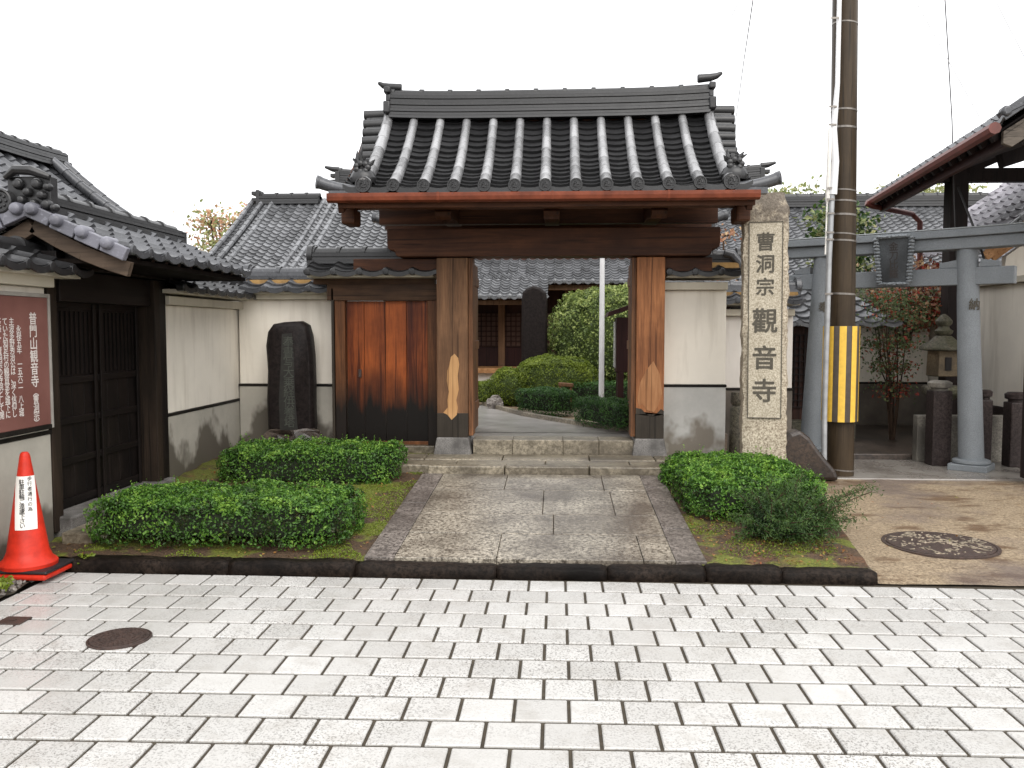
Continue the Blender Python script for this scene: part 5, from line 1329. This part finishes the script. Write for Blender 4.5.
# flagpole
FP = thing('flagpole', 'thin white flagpole standing in the courtyard', 'flagpole', (.58, 11.2, .4))
MB().tube([(.58, 11.2, .42), (.58, 11.2, 4.3)], [.036, .028], 16).build('pole', M['white_pole'], FP, smooth=True)
MB().tube([(.58, 11.2, .38), (.58, 11.2, .5)], .06, 16).build('socket', M['steel'], FP, smooth=True)
# notice case
NB = thing('notice_case', 'maroon roofed wooden notice case with glass front beyond the gate', 'notice board', (.85, 10.35, .4))
cn = MB(); cn.box(.70, 1.30, 10.2, 10.5, .95, 1.60); cn.build('case', M['maroon'], NB, bevel=.006)
bx('glass_front', M['glass'], NB, .682, .698, 10.24, 10.46, 1.00, 1.55, bevel=.002)
bx('leg', M['maroon'], NB, .72, .79, 10.2, 10.27, .38, .95); bx('leg', M['maroon'], NB, .72, .79, 10.43, 10.5, .38, .95)
MB().prism([(.58,1.60),(.60,1.66),(1.0,1.80),(1.42,1.66),(1.42,1.60),(1.0,1.74)], (0,10.05,0), (1,0,0), (0,0,1), (0,1,0), .6).build('case_roof', M['maroon'], NB, bevel=.004)
# low bench/log among hedges
tag(MB().beam((.02, 11.35, .735), (.22, 11.35, .72), .08, .05).box(.03,.06,11.32,11.38,.42,.71).box(.17,.20,11.32,11.38,.42,.70).build('wooden_stand', M['post_grey'], bevel=.01), 'little orange brown wooden stand between the courtyard hedges', 'stand')

# ================================================================== TREES AND SHRUBS BEHIND
def spray_tree(name, label, base, h, spread, stems, leafmats, nleaf, lsize, clusters, cat='tree', seed=1, stem_r=.02, group=None, low=.4):
    random.seed(seed); T_ = thing(name, label, cat, base, group)
    st = MB(); tips = []
    for q in range(stems):
        a = random.uniform(0, 2*PI); b = Vector(base) + Vector((math.cos(a), math.sin(a), 0))*stem_r*2; lean = random.uniform(.2, 1)*spread
        pts = [b]
        for k in range(1, 7):
            t = k/6; pts.append(b + Vector((math.cos(a)*lean*t**1.3 + random.gauss(0,.02), math.sin(a)*lean*t**1.3+random.gauss(0,.02), h*t*random.uniform(.93,1.0))))
        st.tube(pts, [stem_r*(1-.8*k/6) for k in range(7)], 6)
        for k in range(2, 7):
            if k/6 < low: continue
            for _ in range(2):
                d = Vector((random.gauss(0,1), random.gauss(0,1), random.uniform(-.1,.8))).normalized()*spread*random.uniform(.2,.5)
                st.tube([pts[k], pts[k]+d*.6, pts[k]+d], [stem_r*.3, stem_r*.2, stem_r*.1], 4); tips += [pts[k]+d, pts[k]+d*.6]
    st.build('trunk', M['bark'], T_)
    per = nleaf//len(leafmats)
    for li, (lm, sel) in enumerate(leafmats):
        tp = [t for t in tips if sel(t)] or tips
        P = []; T = []
        for _ in range(per):
            t = random.choice(tp); P.append(t + Vector((random.gauss(0,1), random.gauss(0,1), random.gauss(0,.6)))*clusters); T.append(random.random())
        Q, TT = leaves_mesh(np.array([tuple(p) for p in P]), np.zeros((len(P),3)), lsize, np.array(T), jitter=1); foliage('crown', Q, TT, M[lm], T_)
    return T_
spray_tree('nandina_shrub', 'tall multi stemmed shrub with green and red leaves left of the lantern', (4.08, 10.6, .12), 1.75, .42, 9, [('maple_g', lambda t: True), ('maple_g', lambda t: t.z > 1.0), ('maple_g', lambda t: t.z > .8), ('maple_r', lambda t: t.x > 4.3 and t.z < 1.3)], 3000, .042, .10, 'shrub', 3, .014, None, .3)
spray_tree('pine_tree', 'soft green pine tops peeking between pole and pavilion over the torii', (4.3, 12.9, 1.2), 1.9, .55, 5, [('farleaf', lambda t: True), ('juniper', lambda t: True)], 2200, .09, .12, 'tree', 4, .03, None, .5)
spray_tree('autumn_shrub', 'orange and red autumn shrub behind the torii beams', (4.75, 12.0, 1.2), 1.0, .8, 7, [('autumn', lambda t: True), ('maple_r', lambda t: t.x > 4.9), ('maple_g', lambda t: t.z < 1.9)], 3000, .06, .10, 'shrub', 6, .02, None, .2)
spray_tree('knotty_tree', 'gnarled pruned tree with orange leaves between gate roof and pillar', (1.95, 10.2, .4), 2.2, .25, 3, [('autumn', lambda t: t.z > 1.9)], 260, .07, .08, 'tree', 8, .05, None, .6)
spray_tree('autumn_tree', 'pale orange autumn tree far behind the left roofs', (-9.1, 24, 0), 4.6, .8, 7, [('autumn', lambda t: t.z > 3), ('farleaf', lambda t: t.z > 3)], 2200, .13, .28, 'tree', 10, .10, None, .5)
spray_tree('far_tree', 'pale leafy treetop behind the roof right of the inscribed pillar', (7.2, 26, 0), 5.2, .9, 7, [('farleaf', lambda t: t.z > 3)], 3000, .14, .3, 'tree', 12, .1, 'far treetops', .5)
spray_tree('far_tree', 'green treetop behind the rear roof under the pavilion eave', (11.4, 27, 0), 5.7, 1.0, 7, [('farleaf', lambda t: t.z > 3)], 3600, .14, .3, 'tree', 13, .1, 'far treetops', .5)
random.seed(3)

# ================================================================== CONE
CN = thing('traffic_cone', 'red traffic cone with handwritten white paper label at the left', 'traffic cone', (-3.03, 4.78, .03)); cx, cy, cz = -3.09, 4.80, .045
mb = MB(); mb.box(cx-.19, cx+.19, cy-.15, cy+.15, cz-.02, cz+.012); 
for v_i in range(len(mb.v)):
    pass
tag_ = mb.build('base_plate', M['cone'], CN, bevel=.012); tag_.rotation_euler = (0,0,0)
MB().box(cx-.18, cx+.195, cy-.145, cy+.155, cz+.0125, cz+.032).build('weight_ring', M['rubber'], CN, bevel=.01)
zt = W(22, 451, Y=cy).z
hh = zt-cz
body = MB(); body.lathe((cx, cy, cz+.03), [(.155,0),(.157,.022),(.145,.035),(.128,.05),(.112,.09),(.028,hh-.06),(.024,hh-.045),(.015,hh-.035)], 40); body.build('cone_body', M['cone'], CN, smooth=True)
# paper wrapped on the cone face
zc0, zc1 = W(22, 530, Y=cy-.08).z, W(22, 477, Y=cy-.06).z
def crad(z): h = z-(cz+.03); return .112 + (.028-.112)*(h-.09)/(hh-.06-.09)
ang0 = math.atan2(-cy, -cx)   # towards the viewer
mid = -PI/2 + .50
A = []
for z in np.linspace(zc0, zc1, 8):
    A.append([(cx+math.cos(mid+s_/crad(z))*(crad(z)+.0025), cy+math.sin(mid+s_/crad(z))*(crad(z)+.0025), z) for s_ in np.linspace(-.060, .060, 12)])
lb = MB().grid(np.array(A)).build('paper_label', M['paper'], CN, smooth='all')
mb = MB()
def cone_text(s_, s_off, ztop, size, step):
    for i, ch in enumerate(s_):
        vs, fs = glyph(ch, .01); z0 = ztop - i*step
        q = []
        for a, b, c in vs:
            z = z0 + (b-.36)*size; r_ = crad(z)+.0040; t = mid + (s_off + a*size)/r_; q.append((cx+math.cos(t)*r_, cy+math.sin(t)*r_, z))
        if vs: mb.add(q, fs)
cone_text('駐車駐輪ご遠慮下さい', -.018, zc1-.032, .032, .0275)
cone_text('歩行者通行の為', .024, zc1-.014, .027, .029)
mb.build('handwriting', M['ink'], lb)

# ================================================================== COVERS, WIRES, LITTER
def cover(label, c, r_, z, worn):
    T_ = thing('manhole_cover', label, 'manhole cover', (c[0], c[1], z))
    MB().lathe((c[0], c[1], z-.03), [(r_*1.06,0),(r_*1.06,.032),(r_*1.0,.034),(r_*.99,.028)], 48).build('frame', M['iron'], T_, smooth=True)
    d = MB(); d.lathe((c[0], c[1], z-.02), [(r_*.975,0),(r_*.975,.024),(r_*.96,.026)], 48); mb = d; mb.cur = 1; random.seed(4)
    if worn:
        for q in range(150):
            a = random.uniform(0, 2*PI); rr = r_*.9*math.sqrt(random.random()); b = random.uniform(0, PI); L = random.uniform(.008,.028)
            p = Vector((c[0]+math.cos(a)*rr, c[1]+math.sin(a)*rr, z+.0075)); dv = Vector((math.cos(b), math.sin(b), 0))*L
            mb.beam(p-dv, p+dv, random.uniform(.006,.014), .004)
        pass
    else:
        for q in range(5):
            rr = r_*(.15+.17*q); k_ = 8+q*6
            for s_ in range(k_): a = s_*2*PI/k_; p = Vector((c[0]+math.cos(a)*rr, c[1]+math.sin(a)*rr, z+.0075)); mb.box(p.x-.005, p.x+.005, p.y-.005, p.y+.005, p.z-.002, p.z+.001)
        pass
    mb.build('lid', [M['iron'], M['iron_worn'] if worn else M['iron']], T_, smooth=True)
cover('large round manhole cover with pale worn pattern in the brown ground', (2.56, 5.80), .34, .022, True)
cover('small dark round cover set in the pale paving', (-2.05, 3.85), .135, .003, False)
DR = thing('drain_cover', 'small dark square drain cover at the left edge of the paving', 'drain cover', (-2.70, 4.06, .0))
bx('lid', M['iron'], DR, -2.77, -2.64, 4.01, 4.12, -.01, .006); bx('grip', M['iron'], DR, -2.72, -2.69, 4.05, 4.07, .0065, .010, bevel=.001)
def wire(label, pts, r_, mat='wire', nm='overhead_wire'):
    tag(MB().tube(pts, r_, 6).build(nm, M[mat], smooth=True), label, 'wire', 'wires crossing the sky')
wire('dark wire slanting down to the gate roof right end', [W(757,-40,Y=9.5), W(753,0,Y=10), W(744,60,Y=13), W(736,118,Y=17), W(734,165,Y=18.9)], .006)
wire('faint wire slanting down to the gate ridge right end', [W(752,-30,Y=9.5), W(740,0,Y=10), W(697,82,Y=15), W(660,150,Y=18.9)], .004, 'wire_pale')
wire('near vertical dark wire dropping beside the pavilion post', [W(944,-30,Y=8.9), W(945,0,Y=9), W(952,120,Y=9.1), W(954,200,Y=9.2), W(960,380,Y=9.3)], .006)
wire('faint wire running down to the pavilion eave corner', [W(900,-25,Y=8), W(915,0,Y=8), W(980,118,Y=8)], .003, 'wire_pale')
wire('faint wire crossing the top right corner', [W(980,-25,Y=8), W(995,0,Y=8), W(1026,60,Y=8)], .003, 'wire_pale')
wire('thick dark stay leaning under the pavilion beam', [W(958,187,Y=9.4), W(977,236,Y=9.0), W(985,262,Y=8.95)], .012)
# fallen leaves and moss tufts on the beds
random.seed(21); P = []; T = []
for _ in range(1500):
    if random.random() < .55: x, y = random.uniform(-3.2,-1.2), random.uniform(5.08, 7.9)
    else: x, y = random.uniform(.92, 1.8), random.uniform(5.08, 6.5)
    P.append((x, y, bz(x, y)+.008)); T.append(random.random())
for _ in range(80): P.append((random.uniform(2.0, 4.6), random.uniform(5.1, 8.0), .05)); T.append(random.random())
Q, TT = leaves_mesh(np.array(P), np.tile((0,0,1.), (len(P),1)), .022, np.array(T), .35)
tag(foliage('fallen_leaves', Q, TT, M['litter']), 'fallen brown and yellow leaves scattered over the planting soil', 'leaves', kind='stuff')
P = []; T = []
for _ in range(16000):
    x, y = (random.uniform(-1.65,-1.18), random.uniform(5.08, 7.6)) if random.random() < .6 else (random.uniform(.90, 1.75), random.uniform(5.08, 6.2))
    if random.random() < .2: x, y = random.uniform(-3.0,-1.2), random.uniform(5.06, 5.3)
    if vn((x, y, 2), 3.2) < -.02: continue
    P.append((x, y, bz(x, y)+.006)); T.append(random.uniform(.3,1))
Q, TT = leaves_mesh(np.array(P), np.tile((0,0,.3), (len(P),1)), .016, np.array(T), .8, .35)
tag(foliage('moss', Q, TT, M['azalea']), 'bright moss and tiny weeds growing beside the granite path', 'moss', kind='stuff')
mb = MB()
for _ in range(700):
    x, y = random.uniform(-3.6,-3.0), random.uniform(3.8, 4.95); mb.rock((x, y, -.01+max(0, y-4.2)*.06+.006), (random.uniform(.006,.02),)*3, random.randint(0,99), 4, amp=.3)
tag(mb.build('gravel', M['rock_pale']), 'loose gravel at the left corner of the paving', 'gravel', kind='stuff')
P = []; T = []
for (x, y) in ((-3.05,4.50), (-2.99,4.42), (-2.86,5.0)):
    for _ in range(60): P.append((x+random.gauss(0,.025), y+random.gauss(0,.025), .05+random.uniform(0,.04))); T.append(random.uniform(.4,1))
Q, TT = leaves_mesh(np.array(P), np.tile((0,0,.5), (len(P),1)), .028, np.array(T), .6); tag(foliage('weeds', Q, TT, M['azalea']), 'tiny green weeds sprouting by the cone', 'weeds', kind='stuff')
